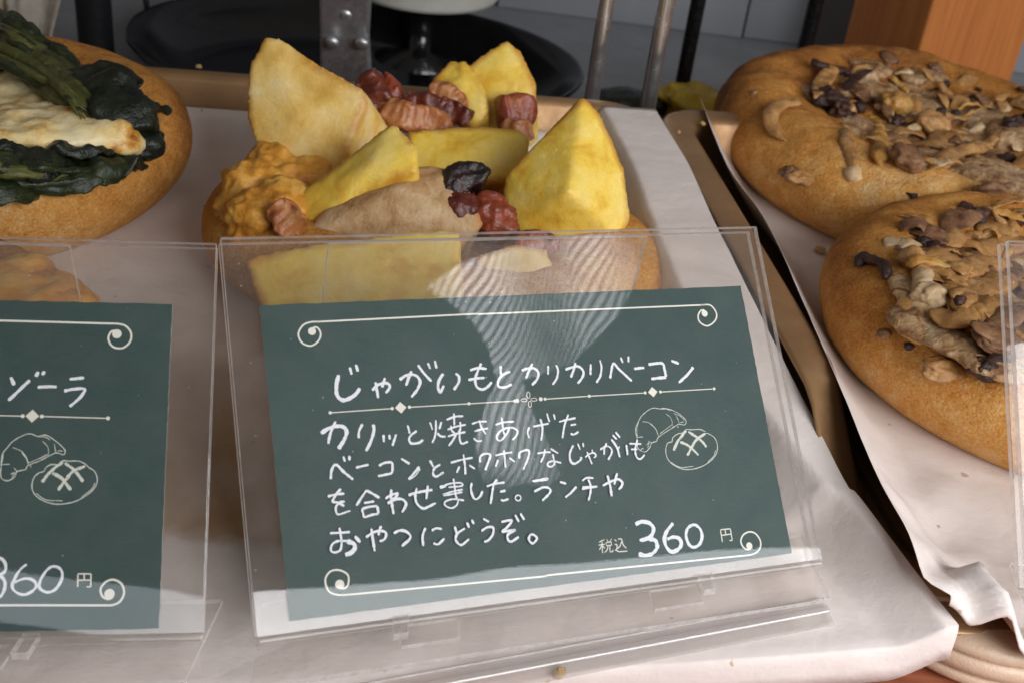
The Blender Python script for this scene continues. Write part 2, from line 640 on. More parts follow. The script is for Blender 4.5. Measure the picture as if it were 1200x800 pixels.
# ------------------------------------------------------------------ the setting
wood_t = NT('red_wood_table')
g = wood_t.noise(2.0, 6, .65, wood_t.tc('Object', (.25, 2.5, 1)), .6)
wood_t.set(wood_t.ramp(g, [(.3, (.22, .06, .028)), (.7, (.40, .13, .065))]), .4, 0, wood_t.bump(g, .02, .3), .5)
MAT['table'] = wood_t.m
b = MB()
b.box((-60, -5, -3.6), (60, 37.6, -1.25))
tag(b.build('table', MAT['table'], bevel=.1), kind='structure')
MAT['counter'] = plain('grey_laminate', (.26, .27, .29), .42, var=.08, scale=.4, bumpd=.01)
b = MB()
b.box((-90, 37.7, -4.2), (90, 75, -3.0))
tag(b.build('counter', MAT['counter'], bevel=.1), kind='structure')

# ------------------------------------------------------------------ trays
TY = math.radians(8.9)
EX = A([math.cos(TY), math.sin(TY), 0])
EY = A([-math.sin(TY), math.cos(TY), 0])
TO = A([3.66, 35.62, 0.0])


def loc2(u, v, z=0.0):
    return TO + EX * u + EY * v + A([0, 0, z])


def rounded(u0, u1, v0, v1, r, n=7):
    pts = []
    for cx_, cy_, a0 in ((u1 - r, v1 - r, 0), (u0 + r, v1 - r, 90), (u0 + r, v0 + r, 180), (u1 - r, v0 + r, 270)):
        for k in range(n + 1):
            a = math.radians(a0 + 90.0 * k / n)
            pts.append((cx_ + r * math.cos(a), cy_ + r * math.sin(a)))
    return pts


def make_tray(u0, u1, v0, v1, label, front_h, start, ramp, skirt, wide, skew=0.0):
    t = thing('baking_tray', label, 'tray', loc2((u0 + u1) / 2, (v0 + v1) / 2, -.12), 'bronze baking trays')
    o = A(t.matrix_world.translation)

    def zfac(v, inset=0.0):                       # the wall runs low at the open front
        k = (v - (v0 + inset + start)) / ramp
        return front_h + (1 - front_h) * max(0.0, min(1.0, k))
    rings = []
    # inset, height, radius : outer skirt, flange, inner wall, floor
    spec = [(0.06, skirt, 1.6), (0.0, 0.0, 1.6), (0.02, .04, 1.6), (.12, .07, 1.55), (.40 + wide, .07, 1.25), (.52 + wide, .03, 1.2), (.60 + wide, -.12, 1.15), (.9 + wide, -1.45, 1.0), (1.0 + wide, -1.68, .95), (1.15 + wide, -1.78, .9)]
    n = None
    for inset, dz, r in spec:
        p0_ = rounded(u0 + inset, u1 - inset, v0 + inset, v1 - inset, r)
        p = []
        for i_, q0 in enumerate(p0_):                     # fixed number of points on each straight side
            q1 = p0_[(i_ + 1) % len(p0_)]
            p.append(q0)
            if i_ % 8 == 7:
                p += [(q0[0] + (q1[0] - q0[0]) * j_ / 30.0, q0[1] + (q1[1] - q0[1]) * j_ / 30.0) for j_ in range(1, 30)]
        n = len(p)
        rg = []
        for (u, v) in p:
            zt = 1.78 * zfac(v, inset)
            z = zt + dz if (dz > -.3 or inset < .07) else max(0.0, zt * (1 + dz / 1.78))
            if -.3 < dz < 0 and inset > .5:
                z = max(0.0, z)
            rg.append(loc2(u + skew * max(0.0, -v) / 20, v, z) - o)
        rings.append(rg)
    V = [p for rg in rings for p in rg]
    Fc = []
    for i in range(len(rings) - 1):
        for k in range(n):
            k2 = (k + 1) % n
            Fc.append((i * n + k, i * n + k2, (i + 1) * n + k2, (i + 1) * n + k))
    body = mesh_obj('rim', V, Fc, MAT['tray'], t)
    sd = body.modifiers.new('thickness', 'SOLIDIFY')
    sd.thickness = .06
    sd.offset = -1
    fl = rounded(u0 + 1.58, u1 - 1.58, v0 + 1.58, v1 - 1.58, .9)
    b = [loc2(u + skew * max(0.0, -v) / 20, v, 0) - o for u, v in fl]
    b2 = [p - A([0, 0, .1]) for p in b]
    nn = len(b)
    mesh_obj('floor_plate', b + b2, [tuple(range(nn)), tuple(range(nn, 2 * nn))[::-1]] + [(k, k + nn, (k + 1) % nn + nn, (k + 1) % nn) for k in range(nn)], MAT['tray'], t, False)
    return t


make_tray(-27, -.5, -20.5, 0.0, 'bronze brown metal tray under the potato bread and the greens bread', -.14, 6.0, 6.5, -1.0, 0.0)
make_tray(-.36, 24, -20.1, -.2, 'bronze brown metal tray under the two mushroom breads at the right', -.14, 1.0, 3.6, -.12, .34, .46)

# pale moulded board below the front of the right tray
b_pts = rounded(.75, 26, -20.76, -3, 2.5, 14)
t = thing('serving_board', 'pale beige board with rounded corner under the right tray', 'board', loc2(14, -12, -1.24))
o = A(t.matrix_world.translation)
MAT['board'] = plain('pale_beech_board', (.62, .44, .31), .4, var=.12, scale=1.2, bumpd=.01)
prof = [(.30, -1.24), (.08, -1.18), (0, -1.06), (.03, -.94), (.09, -.90), (.02, -.84), (.0, -.70), (.05, -.56), (.12, -.53), (.06, -.47), (.10, -.34), (.22, -.24), (.5, -.19), (1.2, -.18)]
V, Fc = [], []
for ins, z in prof:
    for u, v in rounded(.75 + ins, 26 - ins, -20.76 + ins, -3 - ins, 2.5 - ins * .6, 14):
        V.append(loc2(u, v, z) - o)
nn = len(b_pts)
for i in range(len(prof) - 1):
    for k in range(nn):
        k2 = (k + 1) % nn
        Fc.append((i * nn + k, i * nn + k2, (i + 1) * nn + k2, (i + 1) * nn + k))
Fc.append(tuple((len(prof) - 1) * nn + k for k in range(nn)))
Fc.append(tuple(range(nn))[::-1])
mesh_obj('board', V, Fc, MAT['board'], t)

# trays stand on a low riser
MAT['riser'] = plain('dark_wood_riser', (.10, .045, .03), .5)
b = MB()
P = [loc2(-26, -20.5), loc2(-2.2, -20.5), loc2(-2.2, -2), loc2(-26, -2)]
b.hexa([A([p[0], p[1], -1.24]) for p in P] + [A([p[0], p[1], -.13]) for p in P])
tag(b.build('tray_riser', MAT['riser']), 'dark wooden riser hidden under the left bronze tray', 'riser')

# ------------------------------------------------------------------ paper sheets


def sheet(name, rows, mat, label, group, thick=.012, amp=.03, freq=.5, seed=1.0, extra=None):
    """rows: list of polylines (same count) running along the sheet"""
    V, Fc = [], []
    nr, ncol = len(rows), len(rows[0])
    for r in rows:
        for p in r:
            q = A(p, float)
            q[2] += amp * (fractal(q, freq, seed, 3)) + .06
            V.append(q)
    for i in range(nr - 1):
        for k in range(ncol - 1):
            a = i * ncol + k
            Fc.append((a, a + 1, a + ncol + 1, a + ncol))
    o_ = mesh_obj(name, V, Fc, mat)
    md = o_.modifiers.new('thickness', 'SOLIDIFY')
    md.thickness = thick
    tag(o_, label, 'paper', group)
    return o_


def interp_poly(pts, n):
    P = catmull(pts, .05)
    d = [0]
    for i in range(1, len(P)):
        d.append(d[-1] + np.linalg.norm(P[i] - P[i - 1]))
    s = np.linspace(0, d[-1], n)
    return [A([np.interp(q, d, [p[k] for p in P]) for k in range(3)]) for q in s]


# left sheet : right edge from the back corner to the front corner, then over the front lip
edgeR = interp_poly([at(767, 131, 2.1), at(807, 197, 2.0), at(838, 265, 1.9), at(915, 420, 1.6), at(990, 565, 1.05), at(1004, 580, 1.0), at(1070, 668, .62), at(1122, 734, .38)], 90)
rows = []
for i, e in enumerate(edgeR):
    tt = i / 89.0
    row = []
    wid = e - EX * 0
    lift = e[2]
    ycorr = 0.0
    for k in range(150):
        u = k / 149.0
        s = 30.0 * u ** 1.6                      # distance to the left of the edge
        p = e - EX * s * 1.0
        # front edge of the sheet runs straighter across than the tray
        p[1] += (tt ** 3) * (-.125 * s + .0022 * s * s)
        q_ = max(0.0, min(1.0, (.86 - tt) / .26))
        plate, fall = .25 + 1.35 * q_, .85 + .75 * q_
        h = lift * max(0.0, 1 - max(0.0, s - plate) / fall) ** 1.6
        back = max(0.0, (0.045 - tt) / .045)
        h = max(h, 1.15 * back * (1.0 if s > 1.2 else 1.0))
        # a raised soft crease near the front right
        if tt > .72:
            h += .09 * max(0.0, 1 - abs(s - 1.9 - 7 * (tt - .9)) / .6) * min(1, (tt - .72) / .12) * max(0.0, min(1, (.99 - tt) / .04))
        p[2] = h
        row.append(p)
    rows.append(row)
front = rows[-1]
for dz, dy in ((.015, .03), (.07, .07), (.18, .10), (.4, .13), (.72, .15)):
    rows.append([A([p[0], p[1] - dy, p[2] - dz]) for p in front])
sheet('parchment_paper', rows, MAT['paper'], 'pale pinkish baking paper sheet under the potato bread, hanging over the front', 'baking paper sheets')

# right sheet
CREASES = [(at(1112, 706, .6), at(1149, 668, .9), .42, .55), (at(1149, 668, .9), at(1172, 700, .9), .50, .55), (at(1172, 700, .9), at(1212, 752, .8), .50, .5),
           (at(1085, 655, .5), at(1150, 640, .5), .12, .5), (at(1060, 590, .6), at(1110, 560, .4), .10, .7), (at(1050, 600, .6), at(1090, 640, .4), .10, .5)]
edgeL = interp_poly([at(820, 118, 2.0), at(852, 197, 1.95), at(900, 268, 1.9), at(972, 430, 1.85), at(1027, 560, 1.62), at(1062, 625, 1.32), at(1079, 676, 1.0), at(1095, 700, .75), at(1107, 713, .6)], 100)
rows = []
for i, e in enumerate(edgeL):
    tt = i / 99.0
    row = []
    for k in range(120):
        u = k / 119.0
        s = 22.0 * u ** 1.5
        p = e + EX * s
        p[1] -= .34 * s * max(0.0, (tt - .85) / .15) ** 2 * math.exp(-s / 6)
        h = e[2] * max(0.0, 1 - s / 1.9) ** 1.6
        if tt > .62:
            for (qa, qb, hh, ww) in CREASES:
                e_ = qb - qa
                f_ = max(0.0, min(1.0, np.dot((p - qa)[:2], e_[:2]) / np.dot(e_[:2], e_[:2])))
                d_ = np.linalg.norm((p - qa - e_ * f_)[:2])
                h += hh * max(0.0, 1 - d_ / ww)
        p[2] = h
        row.append(p)
    rows.append(row)
front = rows[-1]
for dz, dy in ((.04, .05), (.10, .07), (.16, .08)):
    rows.append([A([p[0], p[1] - dy, p[2] - dz]) for p in front])
sheet('parchment_paper', rows, MAT['paper2'], 'pale baking paper sheet under the mushroom breads with a crumpled front corner', 'baking paper sheets', amp=.03, seed=5.0)

# ------------------------------------------------------------------ breads


class Bread:
    def __init__(self, name, label, cat, c, rx, ry, rot, h, dish, mat, seed, rim=.72, group=None, lump=.10, bake_dir=(0, 1), bake_amt=.5):
        self.c = A([c[0], c[1], 0.03])
        self.rx, self.ry, self.rot, self.h, self.dish, self.rim = rx, ry, rot, h, dish, rim
        self.seed, self.lump = seed, lump
        self.root = thing(name, label, cat, self.c, group)
        nth, V, Fc, bake = 200, [], [], []
        prof = []
        w = 1 - rim
        for k in range(26):
            a = math.radians(-58 + 148 * k / 25)
            prof.append((rim + w * math.cos(a), .46 * h + .54 * h * math.sin(a) if a > 0 else .46 * h + .54 * h * math.sin(a)))
        for k in range(1, 34):
            r = rim * (1 - k / 34.0)
            prof.append((r, self.top(r)))
        for r, z in prof:
            for j in range(nth):
                th = 2 * math.pi * j / nth
                x, y = r * rx * math.cos(th), r * ry * math.sin(th)
                x, y = x * math.cos(rot) - y * math.sin(rot), x * math.sin(rot) + y * math.cos(rot)
                k = 1 + .05 * mnoise.noise(Vector((math.cos(th) * 1.1 + seed, math.sin(th) * 1.1, seed)))
                zz = max(0.0, z + lump * min(1, z) * fractal((x, y, z), .55, seed, 3))
                V.append((x * k, y * k, zz))
                hi = max(0.0, 1 - abs(z / h - .72) / .55)
                d = (x / rx * bake_dir[0] + y / ry * bake_dir[1])
                bake.append(max(0, min(1.2, bake_amt * hi * (.45 + .75 * d) + (.25 if r < rim * .8 else 0) * 0)))
        n = len(prof)
        for i in range(n - 1):
            for j in range(nth):
                j2 = (j + 1) % nth
                Fc.append((i * nth + j, i * nth + j2, (i + 1) * nth + j2, (i + 1) * nth + j))
        V.append((0, 0, self.top(0)))
        bake.append(0)
        for j in range(nth):
            Fc.append(((n - 1) * nth + j, (n - 1) * nth + (j + 1) % nth, n * nth))
        Fc.append(tuple(range(nth))[::-1])
        self.dough = mesh_obj('dough', V, Fc, mat, self.root, attr={'bake': bake})

    def top(self, r):
        if r >= self.rim:
            q = min(1.0, (r - self.rim) / (1 - self.rim))
            return .46 * self.h + .54 * self.h * math.sqrt(max(0, 1 - q * q))
        k = min(1.0, (self.rim - r) / (self.rim * .62))
        return self.h - self.dish * (k * k * (3 - 2 * k))

    def z(self, x, y):
        dx, dy = x - self.c[0], y - self.c[1]
        a = -self.rot
        u, v = dx * math.cos(a) - dy * math.sin(a), dx * math.sin(a) + dy * math.cos(a)
        r = math.hypot(u / self.rx, v / self.ry)
        if r > 1:
            return 0.0
        return self.top(r) + self.c[2] + self.lump * fractal((dx, dy, self.top(r)), .55, self.seed, 3)

    def hit(self, px, py, lift=0.0):
        z = self.h
        for _ in range(12):
            p = at(px, py, z)
            z = z * .5 + (self.z(p[0], p[1]) + lift) * .5
        return at(px, py, z)

    def add(self, name, V, Fc, mat, uv=None, label=None, **kw):
        V = [A(v, float) - self.c for v in V]
        return mesh_obj(name, V, Fc, mat, self.root, uv=uv, label=label, **kw)


def wedge(bread, name, poly, base, bz, n, thick, mat, back=.55, drop=.5, peak=0.0, peakpx=None, seed=0.0, voxel=.085, smooth=3, amps=((.045, .6), (.016, 2.6), (.008, 9)), label=None, clipz=.35, sidex=0.0):
    n = A(n, float)
    n = n / np.linalg.norm(n)
    P = at(base[0], base[1], bz)
    side = A([sidex, 0.0, 0.0])
    fr = [on_plane(x, y, P, n) for x, y in poly]
    c = sum(fr) / len(fr)
    if peakpx:
        top = on_plane(peakpx[0], peakpx[1], P, n) + n * peak
    else:
        top = c + n * peak
    bk = [c + (p - c) * back - n * thick - A([0, 0, drop]) + side for p in fr]
    for q in bk:
        q[2] = max(clipz, q[2])
    cb = sum(bk) / len(bk)
    k = len(fr)
    V = fr + bk + [top, cb]
    Fc = []
    for i in range(k):
        j = (i + 1) % k
        Fc += [(i, j, 2 * k), (j, i, k + i), (j, k + i, k + j), (k + j, k + i, 2 * k + 1)]
    V, N, Fc = remeshed(V, Fc, voxel, smooth)
    ring = A(catmull(fr + [fr[0]], .12))
    ed = []
    for v in V:
        d_ = np.sqrt(((ring - A(v)) ** 2).sum(1).min())
        ed.append(max(0.0, 1 - d_ / .34))
    V = displaced(V, N, amps, seed)
    return bread.add(name, V, Fc, mat, label=label, attr={'edge': ed})


# ---- potato bread in the middle
pb = Bread('potato_bread', 'round bread heaped with yellow potato wedges and browned bacon behind the middle price card', 'bread',
           (-2.15, 26.0), 5.85, 4.25, -.19, 2.1, .7, MAT['crust_gold'], 3.1, bake_amt=.55)
wedge(pb, 'potato_wedge', [(309, 41), (328, 45), (378, 78), (424, 104), (428, 122), (412, 165), (395, 205), (330, 215), (303, 182), (288, 138), (291, 78)], (350, 205), 2.1, (-.12, -.84, .5), 1.9, MAT['potato_pale'], .72, .5, .22, (350, 130), seed=1.0, sidex=.75)
wedge(pb, 'potato_wedge', [(532, 88), (560, 66), (592, 45), (610, 57), (628, 96), (630, 138), (600, 165), (545, 160), (528, 120)], (580, 150), 2.3, (-.05, -.85, .5), 1.7, MAT['potato'], .7, .6, .18, seed=2.0, sidex=.4)
wedge(pb, 'potato_wedge', [(504, 97), (526, 68), (548, 74), (566, 98), (572, 135), (552, 152), (522, 128)], (540, 148), 2.5, (-.25, -.8, .5), 1.0, MAT['potato'], .8, .3, .25, seed=2.5, amps=((.09, 1.2), (.04, 3.5), (.012, 9)))
wedge(pb, 'potato_wedge', [(478, 154), (540, 147), (605, 150), (622, 160), (617, 188), (590, 215), (520, 215), (482, 200)], (550, 200), 2.2, (0, -.62, .78), 1.2, MAT['potato'], .8, .6, .15, seed=3.0)
wedge(pb, 'potato_wedge', [(338, 236), (400, 190), (461, 142), (488, 170), (490, 200), (430, 226), (372, 268), (345, 262)], (400, 240), 2.5, (-.3, -.62, .72), 1.4, MAT['potato'], .75, .6, .3, (440, 200), seed=4.0)
wedge(pb, 'potato_wedge', [(683, 113), (703, 132), (733, 200), (739, 258), (725, 282), (650, 284), (600, 270), (588, 228), (592, 204), (628, 166)], (665, 272), 1.9, (.05, -.85, .52), 2.4, MAT['potato'], .6, .6, 1.15, (660, 232), seed=5.0)
wedge(pb, 'potato_wedge', [(350, 282), (372, 250), (412, 221), (460, 200), (505, 193), (545, 202), (568, 262), (540, 290), (440, 292)], (450, 285), 2.0, (0, -.55, .83), 1.4, MAT['potato_skin'], .75, .6, .55, (470, 232), seed=6.0, label='potato wedge with its brown skin on')
wedge(pb, 'potato_wedge', [(284, 304), (300, 298), (385, 283), (474, 272), (540, 270), (545, 350), (478, 400), (330, 405), (300, 352)], (400, 345), 1.75, (0, -.75, .66), 1.9, MAT['potato'], .8, .5, .2, seed=7.0)
wedge(pb, 'potato_wedge', [(556, 300), (600, 284), (640, 290), (660, 335), (620, 372), (560, 365)], (600, 345), 1.7, (.05, -.6, .8), 1.2, MAT['potato_pale'], .8, .5, .2, seed=8.0)


def bacon(poly, base, bz, n, thick, m, seed, peak=.15, label=None, amps=((.09, 1.4), (.07, 3.6), (.025, 10))):
    return wedge(pb, 'bacon_piece', poly, base, bz, n, thick, m, .85, .1, peak, seed=seed, voxel=.05, smooth=1, amps=amps, label=label)


def strip(pts, rad, m, seed, flat=.6, crinkle=.10, label=None, bread=None, cf=3.0, up=(0, -.9, .45)):
    crinkle = crinkle * 1.25 + .02
    bread = bread or pb
    P = [at(q[0], q[1], q[2]) for q in pts]
    C = catmull(P, .05)
    V, Fc, U = tube(P, rad, 32, flat, up=up, crinkle=crinkle, cf=cf, seed=seed, step=.04, sq=.45)
    return bread.add('bacon_piece', V, Fc, MAT[m], uv=U, label=label)


bacon([(500, 222), (512, 204), (535, 188), (560, 190), (574, 200), (566, 214), (550, 222), (535, 232), (510, 238)], (535, 236), 2.75, (0, -.7, .7), .6, MAT['bacon_char'], 11, .25, label='black charred curled bacon piece')
bacon([(503, 236), (530, 228), (556, 226), (560, 246), (545, 264), (520, 258)], (535, 262), 2.4, (0, -.7, .7), .6, MAT['bacon_dark'], 11.4, .2)
bacon([(552, 232), (572, 222), (592, 232), (610, 244), (607, 274), (575, 278), (556, 268)], (580, 272), 2.2, (.1, -.7, .7), .7, MAT['bacon'], 12, .2)
#strip([(498, 222, 2.9), (515, 200, 3.15), (540, 190, 3.25), (574, 197, 3.1)], [.34, .5, .48, .3], 'bacon_char', 11, .62, .13, 'black charred curled bacon piece')
#strip([(512, 215, 2.9), (524, 238, 2.75), (532, 264, 2.5)], [.46, .52, .44], 'bacon_dark', 11.5, .7, .12)
#strip([(552, 228, 2.8), (575, 242, 2.7), (606, 256, 2.55)], [.36, .5, .5], 'bacon', 12, .75, .09)
#strip([(560, 262, 2.3), (590, 268, 2.3), (612, 276, 2.2)], [.4, .45, .35], 'bacon', 12.4, .7, .08)
strip([(600, 292, 2.0), (628, 290, 2.0), (655, 298, 1.9)], [.4, .5, .4], 'bacon', 13, .7, .08)
strip([(424, 86, 3.6), (436, 102, 3.3), (446, 132, 2.8)], [.36, .5, .46], 'bacon_dark', 14, .7, .14)
strip([(446, 92, 3.3), (458, 112, 3.1), (462, 130, 2.8)], [.3, .36, .3], 'bacon', 14.6, .7, .12)
strip([(446, 122, 3.0), (470, 136, 2.9), (505, 142, 2.8), (530, 150, 2.6)], [.34, .46, .44, .3], 'bacon_fat', 15, .6, .09, 'pinkish fatty bacon strip')
strip([(470, 120, 3.0), (500, 124, 3.0), (528, 136, 2.8)], [.3, .4, .3], 'bacon_dark', 15.6, .6, .10)
strip([(582, 132, 3.0), (606, 130, 3.0), (630, 132, 3.0)], [.50, .54, .5], 'bacon', 16, .85, .06)
strip([(586, 150, 2.7), (605, 155, 2.7), (622, 152, 2.7)], [.3, .36, .3], 'bacon_fat', 16.5, .6, .06)
strip([(503, 100, 3.4), (522, 112, 3.2), (548, 130, 2.9)], [.26, .42, .3], 'bacon_fat', 17, .6, .10)
strip([(512, 122, 3.0), (535, 132, 2.9), (552, 142, 2.8)], [.3, .36, .3], 'bacon_dark', 17.5, .6, .10)
strip([(318, 240, 2.6), (334, 254, 2.4), (352, 272, 2.1)], [.3, .46, .36], 'bacon_fat', 18, .6, .14)

# melted cheese over the left rim
V, Fc = [], []
for (px, py, lift, r) in ((275, 245, -.1, .55), (300, 215, 0, .8), (320, 190, .1, .75), (340, 172, .2, .6), (345, 205, .15, .75), (375, 190, .3, .65), (300, 250, 0, .75), (330, 235, .1, .7), (395, 175, .4, .5), (268, 262, -.3, .35), (365, 225, .1, .6), (285, 275, -.2, .45), (258, 240, -.15, .16), (264, 243, -.3, .26), (400, 165, .5, .4), (370, 200, .3, .5)):
    p = pb.hit(px, py, lift)
    v, f = blob(p, (r, r, r * .62), (0, 0, 0), .1, 1.0, px * .1, 3)
    Fc += [tuple(i + len(V) for i in q) for q in f]
    V += v
V, N, Fc = remeshed(V, Fc, .08, 6)
pb.add('melted_cheese', displaced(V, N, ((.14, 1.1), (.11, 3.2), (.05, 8)), 6.0), Fc, MAT['cheese_gold'])

# ---- mushroom breads at the right


def mush_bits(bread, count, cpx, spread, seed, keep=None):
    r = random.Random(seed)
    made = 0
    for i in range(count * 3):
        if made >= count:
            break
        gx, gy = r.gauss(0, 1), r.gauss(0, 1)
        px, py = cpx[0] + gx * spread[0], cpx[1] + gy * spread[1]
        p = bread.hit(px, py, .05)
        d = p - bread.c
        rho = math.hypot(d[0] / bread.rx, d[1] / bread.ry)
        if rho > .74:
            continue
        made += 1
        a = r.uniform(0, 2 * math.pi)
        k = r.random()
        sd = r.uniform(0, 50)
        z = r.uniform(-.22, .06)
        p = p + A([0, 0, z])
        if k < .30:
            L = r.uniform(.8, 1.9)
            dx, dy = math.cos(a) * L, math.sin(a) * L
            pts = [p + A([-dx * .5, -dy * .5, r.uniform(-.1, .15)]), p + A([r.uniform(-.25, .25), r.uniform(-.25, .25), r.uniform(.05, .35)]), p + A([dx * .5, dy * .5, r.uniform(-.15, .15)])]
            w = r.uniform(.06, .17)
            V, Fc, U = tube(pts, [w * r.uniform(.6, 1), w, w * r.uniform(.7, 1.3)], 12, r.uniform(.4, .8), crinkle=.12, cf=2.4, seed=sd, step=.06)
            bread.add('mushroom_stem', V, Fc, MAT[r.choice(['mush_tan', 'mush_tan', 'onion', 'mush_gold', 'mush_brown', 'mush_tan', 'mush_pale'])], uv=U)
        elif k < .62:
            L = r.uniform(.8, 1.7)
            dx, dy = math.cos(a) * L, math.sin(a) * L
            tz = r.uniform(-.3, .35)
            pts = [p + A([-dx * .5, -dy * .5, -.05]), p + A([r.uniform(-.15, .15), r.uniform(-.15, .15), r.uniform(.05, .25) + tz * .3]), p + A([dx * .5, dy * .5, tz])]
            w = r.uniform(.24, .55)
            V, Fc, U = tube(pts, [w * r.uniform(.3, .7), w, w * r.uniform(.5, 1.1), w * .4], 18, r.uniform(.14, .28), crinkle=.12, cf=2.0, seed=sd, step=.06, cup=r.uniform(-.2, .7))
            bread.add('mushroom_cap', V, Fc, MAT[r.choice(['mush_brown', 'mush_brown', 'mush_tan', 'mush_tan', 'onion', 'onion', 'mush_tan', 'mush_brown', 'mush_pale'])], uv=U)
        elif k < .86:
            L = r.uniform(.8, 1.7)
            dx, dy = math.cos(a) * L, math.sin(a) * L
            pts = [p + A([-dx * .5, -dy * .5, r.uniform(-.1, .1)]), p + A([-dy * .15, dx * .15, r.uniform(.05, .3)]), p + A([dx * .5, dy * .5, r.uniform(-.1, .1)])]
            w = r.uniform(.12, .32)
            V, Fc, U = tube(pts, [w * .5, w, w * .5], 12, r.uniform(.18, .4), crinkle=.12, cf=1.8, seed=sd, step=.07, cup=r.uniform(-.3, .5))
            bread.add('onion_strip', V, Fc, MAT[r.choice(['onion', 'onion', 'mush_tan', 'mush_brown'])], uv=U)
        else:
            s = r.uniform(.12, .34)
            V, Fc = blob(p + A([0, 0, .1]), (s, s * .8, s * .6), (r.random(), r.random(), a), .45, 1.8, sd, 3)
            bread.add('charred_bit', V, Fc, MAT['mush_dark'])


def stem_px(bread, pts, rad, m, name='mushroom_stem', flat=.8, lift=.18, seed=0.0, crinkle=.11, cup=0.0):
    if max(rad) > .28:
        rad = [q * .78 for q in rad]
    P = []
    for q in pts:
        P.append(bread.hit(q[0], q[1], lift + (q[2] if len(q) > 2 else 0)))
    V, Fc, U = tube(P, rad, 14, flat, crinkle=crinkle, cf=2.0, seed=seed, step=.06, cup=cup)
    return bread.add(name, V, Fc, MAT[m], uv=U)


def cap_px(bread, px, py, r, m, rot=(0, 0, 0), lift=.2, seed=0.0, amp=.25, name='mushroom_cap', cup=0.0):
    V, Fc = blob(bread.hit(px, py, lift), r, rot, amp, 1.4, seed, 4, cup)
    return bread.add(name, V, Fc, MAT[m])


def sauce(bread, places, seed):
    V, Fc = [], []
    for (px, py, lift, r_) in places:
        v, f = blob(bread.hit(px, py, lift), (r_, r_, r_ * .22), (0, 0, 0), .12, 1.0, px * .1, 3)
        Fc += [tuple(i + len(V) for i in q) for q in f]
        V += v
    V, N, Fc = remeshed(V, Fc, .085, 5)
    bread.add('mushroom_sauce', displaced(V, N, ((.08, .9), (.05, 2.6), (.025, 7)), seed), Fc, MAT['sauce'])


MAT['sauce'] = soft_mat('baked_mushroom_sauce', [(.28, (.07, .028, .012)), (.40, (.25, .12, .05)), (.53, (.45, .28, .14)), (.70, (.60, .44, .27))], 2.0, .28, .08, 8, None, .12, dist=1.2)
mb1 = Bread('mushroom_bread', 'larger mushroom topped bread at the back of the right tray beside the wooden post', 'bread', (12.0, 36.5), 6.3, 7.3, .15, 2.5, .75, MAT['crust_wheat'], 8.2, .76, 'mushroom breads', .16, (-.25, 1), .95)
stem_px(mb1, [(940, 122), (918, 122), (903, 135), (908, 155), (922, 163)], [.16, .2, .26, .2, .12], 'mush_tan', seed=1, flat=.6)
cap_px(mb1, 936, 208, (.5, .4, .2), 'mush_tan', (0, .2, .6), .1, 3, .4)
cap_px(mb1, 925, 203, (.3, .25, .2), 'mush_brown', (0, .2, .6), .2, 3.5, .4)
stem_px(mb1, [(985, 148), (992, 165), (998, 190), (1003, 212)], [.2, .3, .32, .28], 'mush_tan', seed=4, lift=-.08, crinkle=.12)
stem_px(mb1, [(998, 195), (1001, 205), (1003, 214)], [.24, .27, .2], 'mush_pale', seed=4.5, lift=-.02, crinkle=.1)
stem_px(mb1, [(1018, 130), (1026, 150), (1030, 180), (1032, 195)], [.26, .34, .36, .32], 'mush_gold', seed=5, lift=.0, crinkle=.12)
cap_px(mb1, 1064, 185, (.5, .5, .3), 'mush_brown', (.2, .3, .4), .25, 6, .3)
cap_px(mb1, 972, 118, (.55, .4, .35), 'mush_dark', (.2, .1, .4), .25, 7, .5)
cap_px(mb1, 985, 128, (.4, .3, .3), 'mush_dark', (.2, .1, 1.4), .3, 7.5, .5)
stem_px(mb1, [(955, 115), (965, 95), (978, 78)], [.15, .4, .35], 'onion', seed=8, flat=.35, lift=.3)
stem_px(mb1, [(952, 70), (962, 78), (985, 82), (1000, 88)], [.14, .2, .2, .1], 'mush_dark', seed=9, lift=.3, crinkle=.15)
stem_px(mb1, [(992, 105), (1002, 92), (1022, 82)], [.2, .3, .18], 'mush_dark', seed=10, lift=.35, flat=.4)
cap_px(mb1, 1012, 108, (.75, .5, .2), 'mush_brown', (.3, .5, .8), .2, 11, .25, cup=.2)
cap_px(mb1, 1052, 125, (.6, .5, .4), 'mush_gold', (.2, .3, .9), .3, 12, .3)
cap_px(mb1, 1093, 145, (.6, .5, .35), 'mush_tan', (.2, .3, .2), .25, 13, .3)
cap_px(mb1, 1120, 134, (.17, .17, .16), 'pepper', (0, 0, 0), .15, 14, .05, name='peppercorn')
stem_px(mb1, [(1090, 200), (1118, 180), (1150, 172), (1172, 160)], [.2, .4, .35, .2], 'onion', seed=15, flat=.4, lift=.3)
cap_px(mb1, 1080, 232, (.45, .28, .2), 'mush_dark', (.1, .2, .5), .15, 17, .45)
cap_px(mb1, 1120, 240, (.35, .25, .2), 'mush_brown', (.1, .2, .5), .2, 18, .45)
cap_px(mb1, 1160, 235, (.6, .45, .4), 'mush_brown', (.3, .2, .5), .25, 19, .35)
cap_px(mb1, 1190, 150, (.5, .35, .3), 'mush_dark', (.3, .2, .5), .3, 20, .4)
cap_px(mb1, 1098, 80, (.28, .22, .15), 'mush_brown', (.3, .2, .5), .08, 21, .4)
for px, py in ((1040, 76), (1060, 87), (1080, 88), (884, 109), (1085, 115), (1000, 74)):
    cap_px(mb1, px, py, (.13, .11, .08), 'mush_brown', (0, 0, px), .05, px, .4, name='charred_bit')
